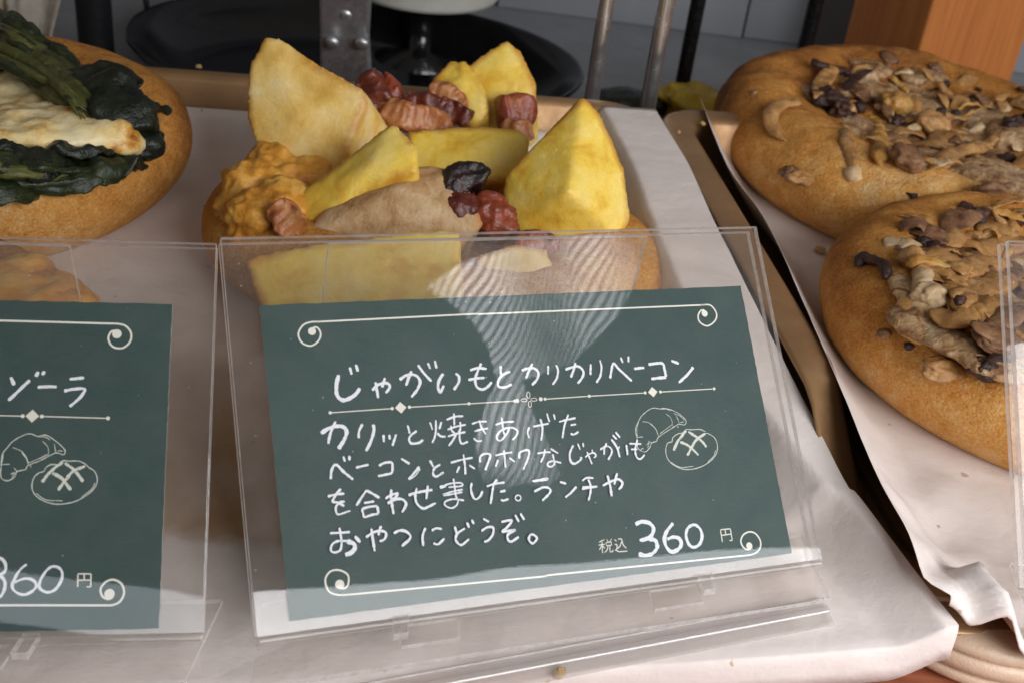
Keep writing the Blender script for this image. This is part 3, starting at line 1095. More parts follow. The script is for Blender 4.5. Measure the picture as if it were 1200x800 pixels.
sauce(mb1, [(960, 110, -.05, .9), (1000, 100, -.05, 1.1), (1040, 110, -.05, 1.2), (1080, 120, -.05, 1.2), (1120, 135, -.05, 1.2), (1165, 140, -.05, 1.2), (1205, 160, -.05, 1.3), (1000, 150, -.05, 1.0), (1040, 165, -.05, 1.1), (1080, 190, -.05, 1.1), (1120, 200, -.05, 1.1), (1165, 205, -.05, 1.1), (1200, 225, -.05, 1.0), (1150, 170, 0, 1.2), (1020, 80, -.08, .8), (1080, 90, -.05, .9)], 2.0)
mush_bits(mb1, 150, (1105, 172), (72, 48), 21)

mb2 = Bread('mushroom_bread', 'nearer mushroom topped bread on the right tray with its front rim bare and golden', 'bread', (13.1, 25.3), 5.9, 5.6, .1, 2.7, .6, MAT['crust_wheat'], 15.4, .72, 'mushroom breads', .15, (-.4, .8), .55)
stem_px(mb2, [(1004, 312), (1012, 302), (1028, 306), (1036, 312), (1037, 326)], [.14, .16, .12, .14, .16], 'mush_dark', seed=31, crinkle=.1, lift=.1)
cap_px(mb2, 1083, 284, (.22, .16, .12), 'mush_dark', (0, 0, 0), .1, 32, .4, name='charred_bit')
cap_px(mb2, 1036, 391, (.2, .15, .1), 'mush_brown', (0, 0, 1), .06, 33, .4, name='charred_bit')
cap_px(mb2, 1065, 406, (.1, .1, .08), 'mush_dark', (0, 0, 1), .04, 34, .4, name='charred_bit')
stem_px(mb2, [(1110, 290), (1122, 275), (1136, 288)], [.3, .4, .25], 'onion', seed=35, flat=.3, lift=.25)
stem_px(mb2, [(1078, 300), (1082, 320), (1076, 345)], [.24, .3, .26], 'mush_pale', seed=36, lift=.1)
stem_px(mb2, [(1108, 330), (1140, 312), (1175, 308), (1195, 312)], [.2, .45, .5, .3], 'mush_tan', seed=37, flat=.35, lift=.3)
stem_px(mb2, [(1115, 350), (1150, 338), (1185, 325)], [.3, .5, .4], 'mush_tan', seed=38, flat=.4, lift=.3)
stem_px(mb2, [(1063, 340), (1062, 375), (1078, 394), (1096, 390)], [.2, .35, .4, .3], 'onion', seed=39, flat=.3, lift=.12)
stem_px(mb2, [(1090, 365), (1120, 375), (1140, 365)], [.3, .5, .3], 'onion', seed=40, flat=.35, lift=.2)
cap_px(mb2, 1172, 398, (.7, .5, .2), 'mush_brown', (.2, .3, .3), .12, 41, .4)
stem_px(mb2, [(1110, 395), (1132, 410), (1155, 420)], [.2, .35, .2], 'mush_gold', seed=42, flat=.4, lift=.15)
cap_px(mb2, 1165, 430, (.6, .35, .25), 'mush_dark', (.2, .1, .3), .15, 43, .35)
cap_px(mb2, 1105, 432, (.5, .3, .2), 'mush_tan', (.2, .1, .3), .08, 44, .35)
cap_px(mb2, 1090, 345, (.4, .35, .25), 'mush_pale', (.2, .1, .3), .15, 45, .35)
cap_px(mb2, 1125, 352, (.17, .12, .1), 'mush_dark', (.2, .1, .8), .55, 46, .3, name='charred_bit')
sauce(mb2, [(1095, 300, -.16, .8), (1085, 340, -.16, .9), (1090, 380, -.16, .9), (1125, 300, -.16, 1.0), (1130, 350, -.12, 1.1), (1130, 400, -.16, .9), (1170, 320, -.12, 1.2), (1170, 370, -.12, 1.2), (1170, 420, -.16, .9), (1210, 350, -.12, 1.3), (1220, 400, -.12, 1.1), (1200, 300, -.12, 1.1)], 12.0)
mush_bits(mb2, 185, (1132, 346), (56, 48), 45)

# ---- greens and cheese bread at the back left
sb = Bread('greens_bread', 'round bread wrapped with dark cooked greens around white cheese at the back left', 'bread', (-14.25, 28.1), 5.05, 5.3, 0, 2.7, .55, MAT['crust_wheat'], 22.0, .72, None, .08, (.3, 1), .6)
V, Fc = [], []
for (px, py, lift, r) in ((-30, 110, .3, 1.3), (10, 110, .35, 1.1), (45, 115, .35, 1.0), (80, 135, .3, .9), (115, 150, .3, .85), (143, 165, .2, .55), (60, 158, .2, .8), (15, 145, .25, 1.0), (-30, 145, .25, 1.1), (100, 168, .2, .6), (30, 95, .35, .8), (60, 120, .3, 1.1), (30, 150, .3, 1.0), (90, 155, .25, .9), (125, 165, .22, .7)):
    v, f = blob(sb.hit(px, py, lift - .08), (r, r * .9, r * .36), (0, 0, 0), .1, 1.0, px * .1, 3)
    Fc += [tuple(i + len(V) for i in q) for q in f]
    V += v
V, N, Fc = remeshed(V, Fc, .09, 8)
sb.add('cheese', displaced(V, N, ((.16, .8), (.06, 2.5), (.015, 9)), 2.0), Fc, MAT['cheese_cream'])



def leaf(pts, rad, m, flat=.3, cr=.2, seed=0.0, cup=.25, name='greens_leaf', cf=1.6, bread=None):
    bread = bread or sb
    P = [bread.hit(q[0], q[1], q[2] if len(q) > 2 else .35) for q in pts]
    V, Fc, U = tube(P, rad, 26, flat, crinkle=cr, cf=cf, seed=seed, step=.06, cup=cup)
    return bread.add(name, V, Fc, MAT[m], uv=U)


leaf([(-45, 20, .6), (10, 45, .7), (55, 70, .7), (95, 105, .7), (128, 140, .4)], [.5, .6, .55, .5, .3], 'leaf_stem', .5, .05, 1, name='greens_stem')
leaf([(-45, 55, .6), (0, 62, .7), (40, 80, .7), (75, 112, .6), (105, 142, .4)], [.4, .5, .5, .4, .25], 'leaf_stem', .45, .05, 2, name='greens_stem')
leaf([(-40, 35, .8), (20, 50, .95), (70, 88, .85), (100, 122, .6)], [.3, .32, .3, .2], 'leaf_stem', .6, .08, 3, name='greens_stem')
leaf([(-40, 8, .5), (15, 28, .6), (60, 58, .6), (95, 90, .6)], [.5, .6, .5, .4], 'leaf', .35, .2, 4)
leaf([(-30, 78, .55), (15, 80, .6), (52, 98, .6), (82, 124, .45), (105, 145, .35)], [.35, .35, .3, .3, .2], 'leaf', .4, .15, 5)
leaf([(92, 92, .5), (120, 92, .75), (150, 108, .75), (178, 126, .5)], [.4, .85, .85, .3], 'leaf_dark', .4, .24, 6)
leaf([(110, 112, .5), (140, 120, .8), (165, 135, .6), (180, 150, .3)], [.5, .8, .75, .4], 'leaf_dark', .4, .22, 7)
leaf([(130, 130, .4), (152, 142, .55), (165, 165, .4), (168, 190, .2)], [.4, .6, .65, .45], 'leaf_dark', .5, .28, 8)
leaf([(120, 126, .4), (150, 150, .35), (158, 165, .3)], [.25, .32, .2], 'leaf', .4, .14, 9)
leaf([(160, 122, .5), (182, 124, .55), (197, 128, .4)], [.3, .3, .14], 'leaf_dark', .4, .2, 10)
leaf([(-40, 165, .3), (5, 182, .35), (45, 192, .35), (95, 192, .35), (140, 186, .35), (172, 192, .2)], [.5, .55, .5, .5, .5, .3], 'leaf_dark', .5, .26, 11)
leaf([(-40, 175, .3), (10, 192, .4), (60, 200, .4), (110, 198, .35), (160, 192, .2)], [.5, .6, .6, .5, .3], 'leaf', .45, .18, 12)
leaf([(-40, 190, .3), (10, 206, .35), (60, 210, .3), (110, 206, .2), (150, 198, .12)], [.5, .6, .55, .45, .2], 'leaf', .4, .18, 13)
leaf([(-40, 210, .1), (10, 222, .12), (60, 215, .12), (110, 207, .12)], [.5, .5, .45, .25], 'leaf', .35, .18, 14)
leaf([(-40, 200, .4), (20, 200, .55), (75, 203, .5), (120, 200, .35)], [.2, .22, .2, .12], 'leaf_stem', .6, .08, 15, name='greens_stem')
rs = random.Random(5)
for k in range(15):
    o1, o2 = rs.uniform(-26, 20), rs.uniform(-12, 12)
    tk = rs.uniform(.07, .2)
    leaf([(-45, 38 + o1 * 1.3 + rs.uniform(-6, 6), .75), (5, 55 + o1 * 1.2, .95 + rs.uniform(-.1, .15)), (48, 80 + o1, .95 + rs.uniform(-.1, .1)), (82, 108 + o2, .75), (108 + rs.uniform(-15, 20), 138 + o2 * .6, .4)],
         [tk, tk * 1.2, tk, tk * .9, tk * .5], rs.choice(['leaf_stem', 'leaf_stem', 'leaf']), rs.uniform(.5, .8), .03, 60 + k, 0, 'greens_stem', 2.2)
for k in range(12):
    o1 = rs.uniform(-18, 22)
    tk = rs.uniform(.07, .17)
    leaf([(-45, 190 + o1, .35), (10, 202 + o1 * .8, .5), (60, 204 + o1 * .6, .5), (110, 202 + o1 * .4, .4), (155 + rs.uniform(-30, 10), 194, .2)],
         [tk, tk * 1.2, tk, tk, tk * .5], rs.choice(['leaf_stem', 'leaf', 'leaf']), rs.uniform(.4, .8), .08, 80 + k, 0, 'greens_stem', 2.2)
leaf([(55, 176, .45), (85, 174, .45), (120, 178, .4), (150, 186, .3)], [.25, .35, .35, .2], 'leaf_dark', .5, .26, 16)

# ---- front left bread behind the left card
fb = Bread('squash_bread', 'bread with melted cheese and green squash mostly behind the left price card', 'bread', (-12.5, 19.2), 4.1, 3.7, 0, 1.9, .35, MAT['crust_gold'], 31.0, .72, None, .08, (.3, 1), .5)
V, Fc = [], []
for (px, py, lift, r) in ((-20, 330, .1, 1.0), (20, 325, .1, .8), (50, 345, .1, .9), (15, 350, .1, .9), (85, 350, .05, .6)):
    v, f = blob(fb.hit(px, py, lift), (r, r, r * .4), (0, 0, 0), .1, 1.0, px * .1, 3)
    Fc += [tuple(i + len(V) for i in q) for q in f]
    V += v
V, N, Fc = remeshed(V, Fc, .09, 8)
fb.add('melted_cheese', displaced(V, N, ((.16, .9), (.06, 2.5), (.015, 9)), 9.0), Fc, MAT['cheese_gold'])
MAT['squash'] = soft_mat('green_squash', [(.3, (.12, .13, .02)), (.5, (.30, .30, .05)), (.7, (.48, .44, .12))], 1.0, .35, .04, 7, None, .15)
leaf([(-10, 330, .12), (20, 334, .16), (40, 345, .14), (60, 362, .1)], [.2, .3, .3, .2], 'squash', .4, .12, 41, name='squash_slice', bread=fb)
leaf([(48, 326, .3), (75, 338, .3), (100, 346, .2)], [.12, .16, .12], 'mush_brown', .6, .06, 42, name='roasted_strip', bread=fb)

# crumbs
MAT['crumb'] = plain('bread_crumb', (.56, .36, .14), .8, bumpd=.05)
crumb_places = [('tiny golden crumb on the paper beside the upper mushroom bread', (961, 296, .1), .16),
                ('golden crumb beside the larger crumb at the upper mushroom bread', (971, 300, .1), .10),
                ('yellow crumb on the rim of the right tray near its back corner', (823, 147, 1.9), .10),
                ('crumb on the back rim of the left tray beside the potato bread', (233, 80, 1.95), .10),
                ('brown crumb at the bottom of the photo below the middle holder', (655, 791, .05), .12),
                ('small crumb on the gap rim beside the back paper corner', (795, 156, 1.95), .07),
                ('dark crumb on the paper near the back right corner', (762, 174, 1.2), .05)]
for i, (lab, q, r) in enumerate(crumb_places):
    V, Fc = blob((0, 0, r * .5), (r, r * .8, r * .6), (0, 0, i), .4, 1.6, i * 3.3, 3)
    o = mesh_obj('crumb', V, Fc, MAT['crumb'])
    o.location = Vector([float(v) for v in at(*q)])
    tag(o, lab, 'crumb', 'loose crumbs')

# ------------------------------------------------------------------ price cards and holders
C_R = A([[0.9189, -0.2627, 0.2943], [0.3923, 0.6871, -0.6116], [-0.0416, 0.6774, 0.7344]])
C_T = A([0.675, 16.695, 2.468])
L_R = A([[0.9805, -0.1406, 0.1371], [0.1963, 0.678, -0.7084], [0.0066, 0.7215, 0.6924]])
L_T = A([-9.604, 13.68, 2.55])
R_R = A([[0.9829, -0.1202, 0.1394], [0.1841, 0.6417, -0.7445], [0.0, 0.7575, 0.6529]])
R_T = A([14.389, 19.347, 2.583])
CW, CH = 9.1, 5.0726

WRITING = {
 'title': [(0.073,[(-3.377,1.295),(-3.432,1.11),(-3.435,0.952),(-3.352,0.867),(-3.228,0.894),(-3.12,0.959),(-3.045,1.048)]),
  (0.051,[(-3.177,1.413),(-3.155,1.288)]),
  (0.051,[(-3.068,1.45),(-3.046,1.332)]),
  (0.054,[(-2.841,0.998),(-2.745,1.079),(-2.624,1.108),(-2.553,1.088),(-2.537,1.036),(-2.574,0.98),(-2.618,0.939)]),
  (0.054,[(-2.768,1.132),(-2.762,0.993),(-2.756,0.861)]),
  (0.054,[(-2.599,1.194),(-2.639,1.108),(-2.669,1.037)]),
  (0.06,[(-2.354,1.149),(-2.243,1.208),(-2.122,1.222),(-2.038,1.18),(-2.005,1.089),(-2.047,0.988),(-2.118,0.905),(-2.186,0.836)]),
  (0.06,[(-2.13,1.282),(-2.197,1.161),(-2.257,1.039)]),
  (0.051,[(-2.005,1.379),(-1.925,1.24),(-1.803,1.083)]),
  (0.047,[(-1.826,1.405),(-1.797,1.299)]),
  (0.047,[(-1.699,1.435),(-1.687,1.299)]),
  (0.057,[(-1.582,1.203),(-1.665,1.096),(-1.703,0.98),(-1.677,0.889),(-1.595,0.995)]),
  (0.057,[(-1.362,1.197),(-1.309,1.133),(-1.331,1.03),(-1.431,0.91)]),
  (0.051,[(-0.878,1.341),(-0.97,1.187),(-1.025,1.07),(-1.013,0.934),(-0.92,0.882),(-0.821,0.921),(-0.732,0.998)]),
  (0.051,[(-1.095,1.233),(-0.944,1.261),(-0.791,1.237)]),
  (0.051,[(-1.15,1.063),(-1.0,1.083),(-0.852,1.081)]),
  (0.051,[(-0.526,1.274),(-0.55,1.115)]),
  (0.051,[(-0.369,1.165),(-0.511,1.113),(-0.612,1.013),(-0.618,0.915),(-0.512,0.893),(-0.371,0.936)]),
  (0.051,[(-0.153,1.167),(-0.037,1.198),(0.091,1.19),(0.151,1.109),(0.109,0.997),(-0.003,0.897)]),
  (0.051,[(0.064,1.276),(-0.019,1.158),(-0.095,1.025)]),
  (0.044,[(0.355,1.22),(0.327,1.067)]),
  (0.044,[(0.506,1.226),(0.527,1.124),(0.48,0.988),(0.384,0.879)]),
  (0.051,[(0.667,1.131),(0.787,1.163),(0.906,1.179),(0.981,1.135),(1.008,1.047),(0.95,0.95),(0.863,0.87)]),
  (0.051,[(0.883,1.243),(0.819,1.106),(0.75,0.986)]),
  (0.047,[(1.172,1.202),(1.134,1.008)]),
  (0.044,[(1.362,1.263),(1.372,1.135),(1.324,0.981),(1.257,0.897),(1.226,0.86)]),
  (0.051,[(1.503,0.92),(1.612,1.179),(1.71,1.074),(1.924,0.843)]),
  (0.044,[(1.78,1.288),(1.804,1.187)]),
  (0.044,[(1.938,1.299),(1.918,1.191)]),
  (0.057,[(2.007,1.066),(2.213,1.073)]),
  (0.06,[(2.309,1.127),(2.582,1.131),(2.616,1.018),(2.622,0.878)]),
  (0.06,[(2.314,0.858),(2.62,0.868)]),
  (0.057,[(2.787,1.169),(2.929,1.104)]),
  (0.057,[(3.213,1.022),(3.064,0.89),(2.861,0.752)])],
 'description': [(0.073,[(-3.767,0.344),(-3.634,0.418),(-3.49,0.442),(-3.394,0.42),(-3.345,0.346),(-3.386,0.235),(-3.453,0.142),(-3.51,0.069)]),
  (0.054,[(-3.51,0.522),(-3.587,0.393),(-3.634,0.284),(-3.667,0.167)]),
  (0.044,[(-3.071,0.445),(-3.141,0.329),(-3.161,0.217)]),
  (0.057,[(-2.894,0.424),(-2.889,0.338),(-2.933,0.213),(-3.006,0.076),(-3.065,-0.004)]),
  (0.046,[(-2.739,0.24),(-2.749,0.119)]),
  (0.046,[(-2.644,0.232),(-2.642,0.153)]),
  (0.046,[(-2.525,0.23),(-2.613,0.043)]),
  (0.041,[(-2.315,0.364),(-2.292,0.225)]),
  (0.047,[(-2.169,0.259),(-2.265,0.201),(-2.318,0.134),(-2.29,0.059),(-2.166,0.056),(-2.079,0.1)]),
  (0.038,[(-1.923,0.385),(-1.895,0.259)]),
  (0.038,[(-1.722,0.377),(-1.776,0.257)]),
  (0.038,[(-1.818,0.413),(-1.836,0.254),(-1.875,0.126),(-1.931,0.037)]),
  (0.038,[(-1.821,0.195),(-1.769,0.139),(-1.681,0.122)]),
  (0.038,[(-1.628,0.406),(-1.486,0.447),(-1.326,0.449)]),
  (0.038,[(-1.486,0.506),(-1.506,0.301)]),
  (0.038,[(-1.635,0.238),(-1.479,0.277),(-1.302,0.297)]),
  (0.038,[(-1.567,0.299),(-1.563,0.218),(-1.516,0.17)]),
  (0.038,[(-1.393,0.351),(-1.409,0.235),(-1.449,0.165)]),
  (0.038,[(-1.643,0.122),(-1.496,0.154),(-1.327,0.173)]),
  (0.038,[(-1.498,0.139),(-1.571,0.043),(-1.65,-0.038)]),
  (0.038,[(-1.434,0.164),(-1.442,0.047),(-1.414,-0.021),(-1.304,0.006)]),
  (0.036,[(-1.195,0.299),(-1.076,0.327),(-0.922,0.322)]),
  (0.036,[(-1.049,0.354),(-1.035,0.235),(-0.969,0.104)]),
  (0.036,[(-1.167,0.171),(-1.049,0.192),(-0.916,0.203)]),
  (0.036,[(-1.198,0.056),(-1.137,-0.0),(-1.053,0.0)]),
  (0.038,[(-0.778,0.252),(-0.617,0.284),(-0.43,0.281)]),
  (0.038,[(-0.644,0.368),(-0.646,0.249),(-0.645,0.1),(-0.621,0.069)]),
  (0.038,[(-0.529,0.195),(-0.563,0.123),(-0.638,0.04),(-0.725,-0.027),(-0.782,0.008),(-0.764,0.08),(-0.684,0.148),(-0.57,0.183),(-0.462,0.175),(-0.393,0.11),(-0.437,0.024),(-0.508,-0.03)]),
  (0.04,[(-0.164,0.166),(-0.212,0.08),(-0.201,-0.025)]),
  (0.04,[(-0.092,0.168),(0.062,0.186),(0.2,0.198)]),
  (0.04,[(0.055,0.292),(0.074,0.163),(0.05,0.029),(0.011,-0.087)]),
  (0.035,[(0.197,0.38),(0.206,0.288),(0.221,0.227)]),
  (0.035,[(0.318,0.356),(0.33,0.256)]),
  (0.04,[(0.396,0.213),(0.554,0.239),(0.719,0.257)]),
  (0.04,[(0.593,0.328),(0.49,0.145),(0.413,-0.075)]),
  (0.04,[(0.602,0.139),(0.709,0.146)]),
  (0.04,[(0.578,-0.01),(0.639,-0.03),(0.736,0.012)]),
  (0.051,[(-3.694,-0.409),(-3.667,-0.287),(-3.615,-0.194),(-3.56,-0.199),(-3.473,-0.305),(-3.328,-0.451)]),
  (0.044,[(-3.447,-0.062),(-3.431,-0.148)]),
  (0.044,[(-3.348,-0.057),(-3.352,-0.134)]),
  (0.047,[(-3.264,-0.261),(-3.048,-0.231)]),
  (0.046,[(-2.881,-0.267),(-2.783,-0.226),(-2.668,-0.23),(-2.652,-0.281),(-2.681,-0.398),(-2.777,-0.418),(-2.915,-0.433)]),
  (0.044,[(-2.495,-0.181),(-2.362,-0.278)]),
  (0.044,[(-2.202,-0.342),(-2.409,-0.537)]),
  (0.022,[(-2.192,-0.379),(-2.293,-0.484),(-2.402,-0.542)]),
  (0.043,[(-2.01,-0.252),(-1.962,-0.371)]),
  (0.043,[(-1.839,-0.339),(-1.942,-0.387),(-1.985,-0.469),(-1.939,-0.531),(-1.797,-0.472)]),
  (0.041,[(-1.658,-0.324),(-1.436,-0.288),(-1.26,-0.275)]),
  (0.041,[(-1.416,-0.203),(-1.416,-0.42),(-1.428,-0.542)]),
  (0.041,[(-1.511,-0.397),(-1.577,-0.5)]),
  (0.041,[(-1.337,-0.391),(-1.248,-0.465)]),
  (0.043,[(-1.143,-0.365),(-1.127,-0.272),(-1.047,-0.227),(-0.957,-0.243),(-0.958,-0.301),(-1.071,-0.502)]),
  (0.036,[(-0.854,-0.273),(-0.696,-0.25),(-0.548,-0.245)]),
  (0.036,[(-0.688,-0.192),(-0.704,-0.492)]),
  (0.036,[(-0.819,-0.35),(-0.879,-0.462)]),
  (0.036,[(-0.608,-0.332),(-0.526,-0.412)]),
  (0.04,[(-0.436,-0.361),(-0.401,-0.254),(-0.242,-0.238),(-0.279,-0.375),(-0.392,-0.557)]),
  (0.036,[(-0.094,-0.302),(0.066,-0.294),(0.152,-0.301)]),
  (0.036,[(0.059,-0.241),(0.016,-0.357),(-0.056,-0.462)]),
  (0.036,[(0.162,-0.242),(0.291,-0.336)]),
  (0.036,[(0.186,-0.341),(0.193,-0.446),(0.191,-0.506),(0.128,-0.552),(0.068,-0.532),(0.076,-0.481),(0.167,-0.459),(0.32,-0.502)]),
  (0.044,[(0.592,-0.218),(0.505,-0.354),(0.499,-0.488),(0.563,-0.539),(0.677,-0.489),(0.71,-0.432)]),
  (0.032,[(0.682,-0.196),(0.708,-0.304)]),
  (0.032,[(0.78,-0.189),(0.782,-0.265)]),
  (0.033,[(0.781,-0.446),(0.872,-0.393),(0.963,-0.386),(0.986,-0.441),(0.941,-0.467)]),
  (0.033,[(0.83,-0.352),(0.89,-0.576)]),
  (0.033,[(0.933,-0.323),(0.932,-0.376)]),
  (0.04,[(1.086,-0.336),(1.219,-0.286),(1.294,-0.331),(1.297,-0.407),(1.21,-0.528)]),
  (0.04,[(1.228,-0.234),(1.172,-0.32),(1.144,-0.432)]),
  (0.04,[(1.33,-0.173),(1.411,-0.325),(1.438,-0.503)]),
  (0.04,[(1.466,-0.315),(1.411,-0.371)]),
  (0.04,[(1.368,-0.1),(1.436,-0.182)]),
  (0.04,[(1.434,-0.052),(1.499,-0.157)]),
  (0.044,[(1.603,-0.296),(1.592,-0.478)]),
  (0.038,[(1.662,-0.278),(1.893,-0.305)]),
  (0.038,[(1.677,-0.382),(1.801,-0.392)]),
  (0.038,[(1.832,-0.222),(1.76,-0.386),(1.76,-0.523),(1.828,-0.568),(1.925,-0.499)]),
  (0.047,[(-3.772,-0.685),(-3.638,-0.664),(-3.499,-0.663)]),
  (0.047,[(-3.546,-0.583),(-3.623,-0.651),(-3.698,-0.768),(-3.624,-0.796),(-3.52,-0.861)]),
  (0.047,[(-3.505,-0.787),(-3.597,-0.798)]),
  (0.036,[(-3.604,-0.804),(-3.66,-0.868),(-3.656,-0.964),(-3.603,-0.983),(-3.432,-0.946)]),
  (0.046,[(-3.326,-0.874),(-3.228,-0.752),(-3.131,-0.644)]),
  (0.046,[(-3.131,-0.644),(-2.935,-0.788)]),
  (0.046,[(-3.197,-0.845),(-3.026,-0.835)]),
  (0.046,[(-3.242,-0.938),(-3.12,-0.915),(-2.986,-0.915)]),
  (0.046,[(-2.986,-0.915),(-2.978,-1.034)]),
  (0.046,[(-2.979,-1.041),(-3.093,-1.049),(-3.223,-1.077)]),
  (0.046,[(-3.242,-0.938),(-3.223,-1.077)]),
  (0.049,[(-2.724,-0.669),(-2.741,-0.835),(-2.734,-1.073)]),
  (0.049,[(-2.838,-0.812),(-2.732,-0.759),(-2.608,-0.743)]),
  (0.049,[(-2.616,-0.75),(-2.697,-0.826),(-2.812,-0.891)]),
  (0.049,[(-2.812,-0.891),(-2.684,-0.841),(-2.57,-0.845),(-2.506,-0.915),(-2.529,-0.982),(-2.589,-1.06)]),
  (0.044,[(-2.448,-0.794),(-2.314,-0.765),(-2.033,-0.743)]),
  (0.044,[(-2.103,-0.665),(-2.154,-0.886)]),
  (0.044,[(-2.297,-0.689),(-2.333,-0.805),(-2.327,-0.932),(-2.231,-1.033),(-2.126,-1.009),(-2.003,-0.965)]),
  (0.033,[(-1.904,-0.719),(-1.727,-0.672),(-1.534,-0.676),(-1.519,-0.728),(-1.75,-0.727)]),
  (0.033,[(-1.868,-0.837),(-1.686,-0.805),(-1.512,-0.789)]),
  (0.033,[(-1.856,-0.859),(-1.812,-0.856),(-1.525,-0.83)]),
  (0.033,[(-1.65,-0.593),(-1.646,-0.73),(-1.645,-0.887),(-1.618,-0.961),(-1.659,-1.042),(-1.752,-1.075),(-1.849,-1.023),(-1.84,-0.96),(-1.703,-0.931),(-1.515,-0.971)]),
  (0.057,[(-1.904,-0.717),(-1.791,-0.702)]),
  (0.041,[(-1.341,-0.694),(-1.371,-0.799),(-1.351,-0.93),(-1.304,-0.971),(-1.223,-0.928),(-1.174,-0.847)]),
  (0.044,[(-1.088,-0.776),(-0.938,-0.747),(-0.761,-0.742)]),
  (0.044,[(-0.89,-0.679),(-0.964,-0.766),(-1.062,-1.074)]),
  (0.044,[(-0.868,-0.891),(-0.766,-0.879)]),
  (0.044,[(-0.871,-1.021),(-0.829,-1.042),(-0.734,-1.027)]),
  (0.028,[(-0.511,-1.029),(-0.521,-1.052),(-0.542,-1.067),(-0.568,-1.071),(-0.591,-1.062),(-0.607,-1.043),(-0.61,-1.02),(-0.6,-0.997),(-0.579,-0.982),(-0.554,-0.978),(-0.53,-0.987),(-0.514,-1.005),(-0.511,-1.029)]),
  (0.03,[(-0.268,-0.766),(0.031,-0.739)]),
  (0.03,[(0.031,-0.739),(0.022,-0.772)]),
  (0.03,[(0.016,-0.773),(-0.25,-0.775)]),
  (0.044,[(-0.257,-0.945),(-0.072,-0.89),(0.031,-0.927),(0.019,-0.999),(-0.136,-1.112)]),
  (0.047,[(0.235,-0.827),(0.348,-0.869)]),
  (0.047,[(0.527,-0.938),(0.401,-1.036),(0.291,-1.099)]),
  (0.038,[(0.653,-0.848),(0.741,-0.805),(0.871,-0.818)]),
  (0.038,[(0.619,-0.987),(0.916,-0.971)]),
  (0.038,[(0.634,-0.957),(0.896,-0.969)]),
  (0.038,[(0.767,-0.83),(0.794,-0.945),(0.767,-1.072),(0.711,-1.196)]),
  (0.051,[(1.019,-0.966),(1.171,-0.915),(1.321,-0.882),(1.402,-0.946),(1.369,-1.018),(1.31,-1.06)]),
  (0.051,[(1.14,-0.799),(1.16,-0.98),(1.158,-1.166)]),
  (0.051,[(1.335,-0.78),(1.28,-0.878),(1.244,-0.969)]),
  (0.041,[(-3.799,-1.268),(-3.635,-1.277),(-3.477,-1.283)]),
  (0.041,[(-3.64,-1.197),(-3.631,-1.307),(-3.635,-1.469),(-3.672,-1.553),(-3.764,-1.576),(-3.813,-1.53),(-3.776,-1.44),(-3.676,-1.404),(-3.54,-1.419)]),
  (0.073,[(-3.54,-1.419),(-3.436,-1.478),(-3.43,-1.546),(-3.492,-1.607),(-3.592,-1.636)]),
  (0.054,[(-3.409,-1.359),(-3.33,-1.463)]),
  (0.047,[(-3.231,-1.392),(-3.112,-1.336),(-2.997,-1.314),(-2.903,-1.352),(-2.903,-1.414),(-2.944,-1.464),(-3.017,-1.481)]),
  (0.047,[(-3.125,-1.266),(-3.122,-1.417),(-3.112,-1.63)]),
  (0.047,[(-2.96,-1.243),(-3.004,-1.314),(-3.02,-1.387)]),
  (0.047,[(-2.771,-1.38),(-2.675,-1.349),(-2.577,-1.367),(-2.5,-1.444),(-2.53,-1.51),(-2.662,-1.599)]),
  (0.044,[(-2.232,-1.35),(-2.297,-1.473),(-2.308,-1.637)]),
  (0.044,[(-2.133,-1.404),(-2.057,-1.377),(-1.959,-1.397)]),
  (0.044,[(-2.133,-1.613),(-2.054,-1.636),(-1.938,-1.556)]),
  (0.044,[(-1.737,-1.385),(-1.715,-1.502)]),
  (0.044,[(-1.567,-1.43),(-1.706,-1.503),(-1.748,-1.603),(-1.694,-1.679),(-1.639,-1.685),(-1.521,-1.611)]),
  (0.044,[(-1.517,-1.338),(-1.492,-1.429)]),
  (0.044,[(-1.428,-1.303),(-1.401,-1.377)]),
  (0.044,[(-1.231,-1.306),(-1.137,-1.37)]),
  (0.044,[(-1.288,-1.504),(-1.177,-1.454),(-1.076,-1.474),(-1.102,-1.586),(-1.189,-1.665),(-1.267,-1.688)]),
  (0.046,[(-0.922,-1.392),(-0.73,-1.386),(-0.832,-1.491),(-0.937,-1.56)]),
  (0.046,[(-0.937,-1.56),(-0.698,-1.55),(-0.83,-1.607),(-0.85,-1.676),(-0.802,-1.735),(-0.649,-1.671)]),
  (0.046,[(-0.66,-1.303),(-0.612,-1.425)]),
  (0.046,[(-0.562,-1.286),(-0.511,-1.4)]),
  (0.044,[(-0.434,-1.65),(-0.37,-1.675),(-0.331,-1.733),(-0.41,-1.805),(-0.463,-1.772),(-0.477,-1.717),(-0.434,-1.65)])],
 'price': [(0.076,[(1.538,-1.689),(1.678,-1.657),(1.816,-1.7),(1.871,-1.799),(1.819,-1.905),(1.706,-1.957),(1.569,-1.97)]),
  (0.076,[(1.746,-1.962),(1.864,-2.003),(1.884,-2.116),(1.782,-2.215),(1.654,-2.238),(1.506,-2.202)]),
  (0.073,[(2.269,-1.748),(2.145,-1.847),(2.059,-1.968),(2.051,-2.116),(2.135,-2.228),(2.264,-2.215),(2.354,-2.132),(2.332,-2.026),(2.224,-1.986),(2.103,-2.01)]),
  (0.06,[(2.619,-1.813),(2.519,-1.887),(2.477,-2.014),(2.51,-2.149),(2.595,-2.205),(2.723,-2.154),(2.79,-2.03),(2.774,-1.896),(2.692,-1.821),(2.607,-1.818)])],
 'printed': [(0.019,[(0.91,-1.883),(0.803,-1.918)]),
  (0.019,[(0.785,-1.965),(0.907,-1.961)]),
  (0.019,[(0.858,-1.919),(0.837,-2.108)]),
  (0.019,[(0.848,-1.972),(0.787,-2.047)]),
  (0.019,[(0.859,-1.983),(0.894,-2.032)]),
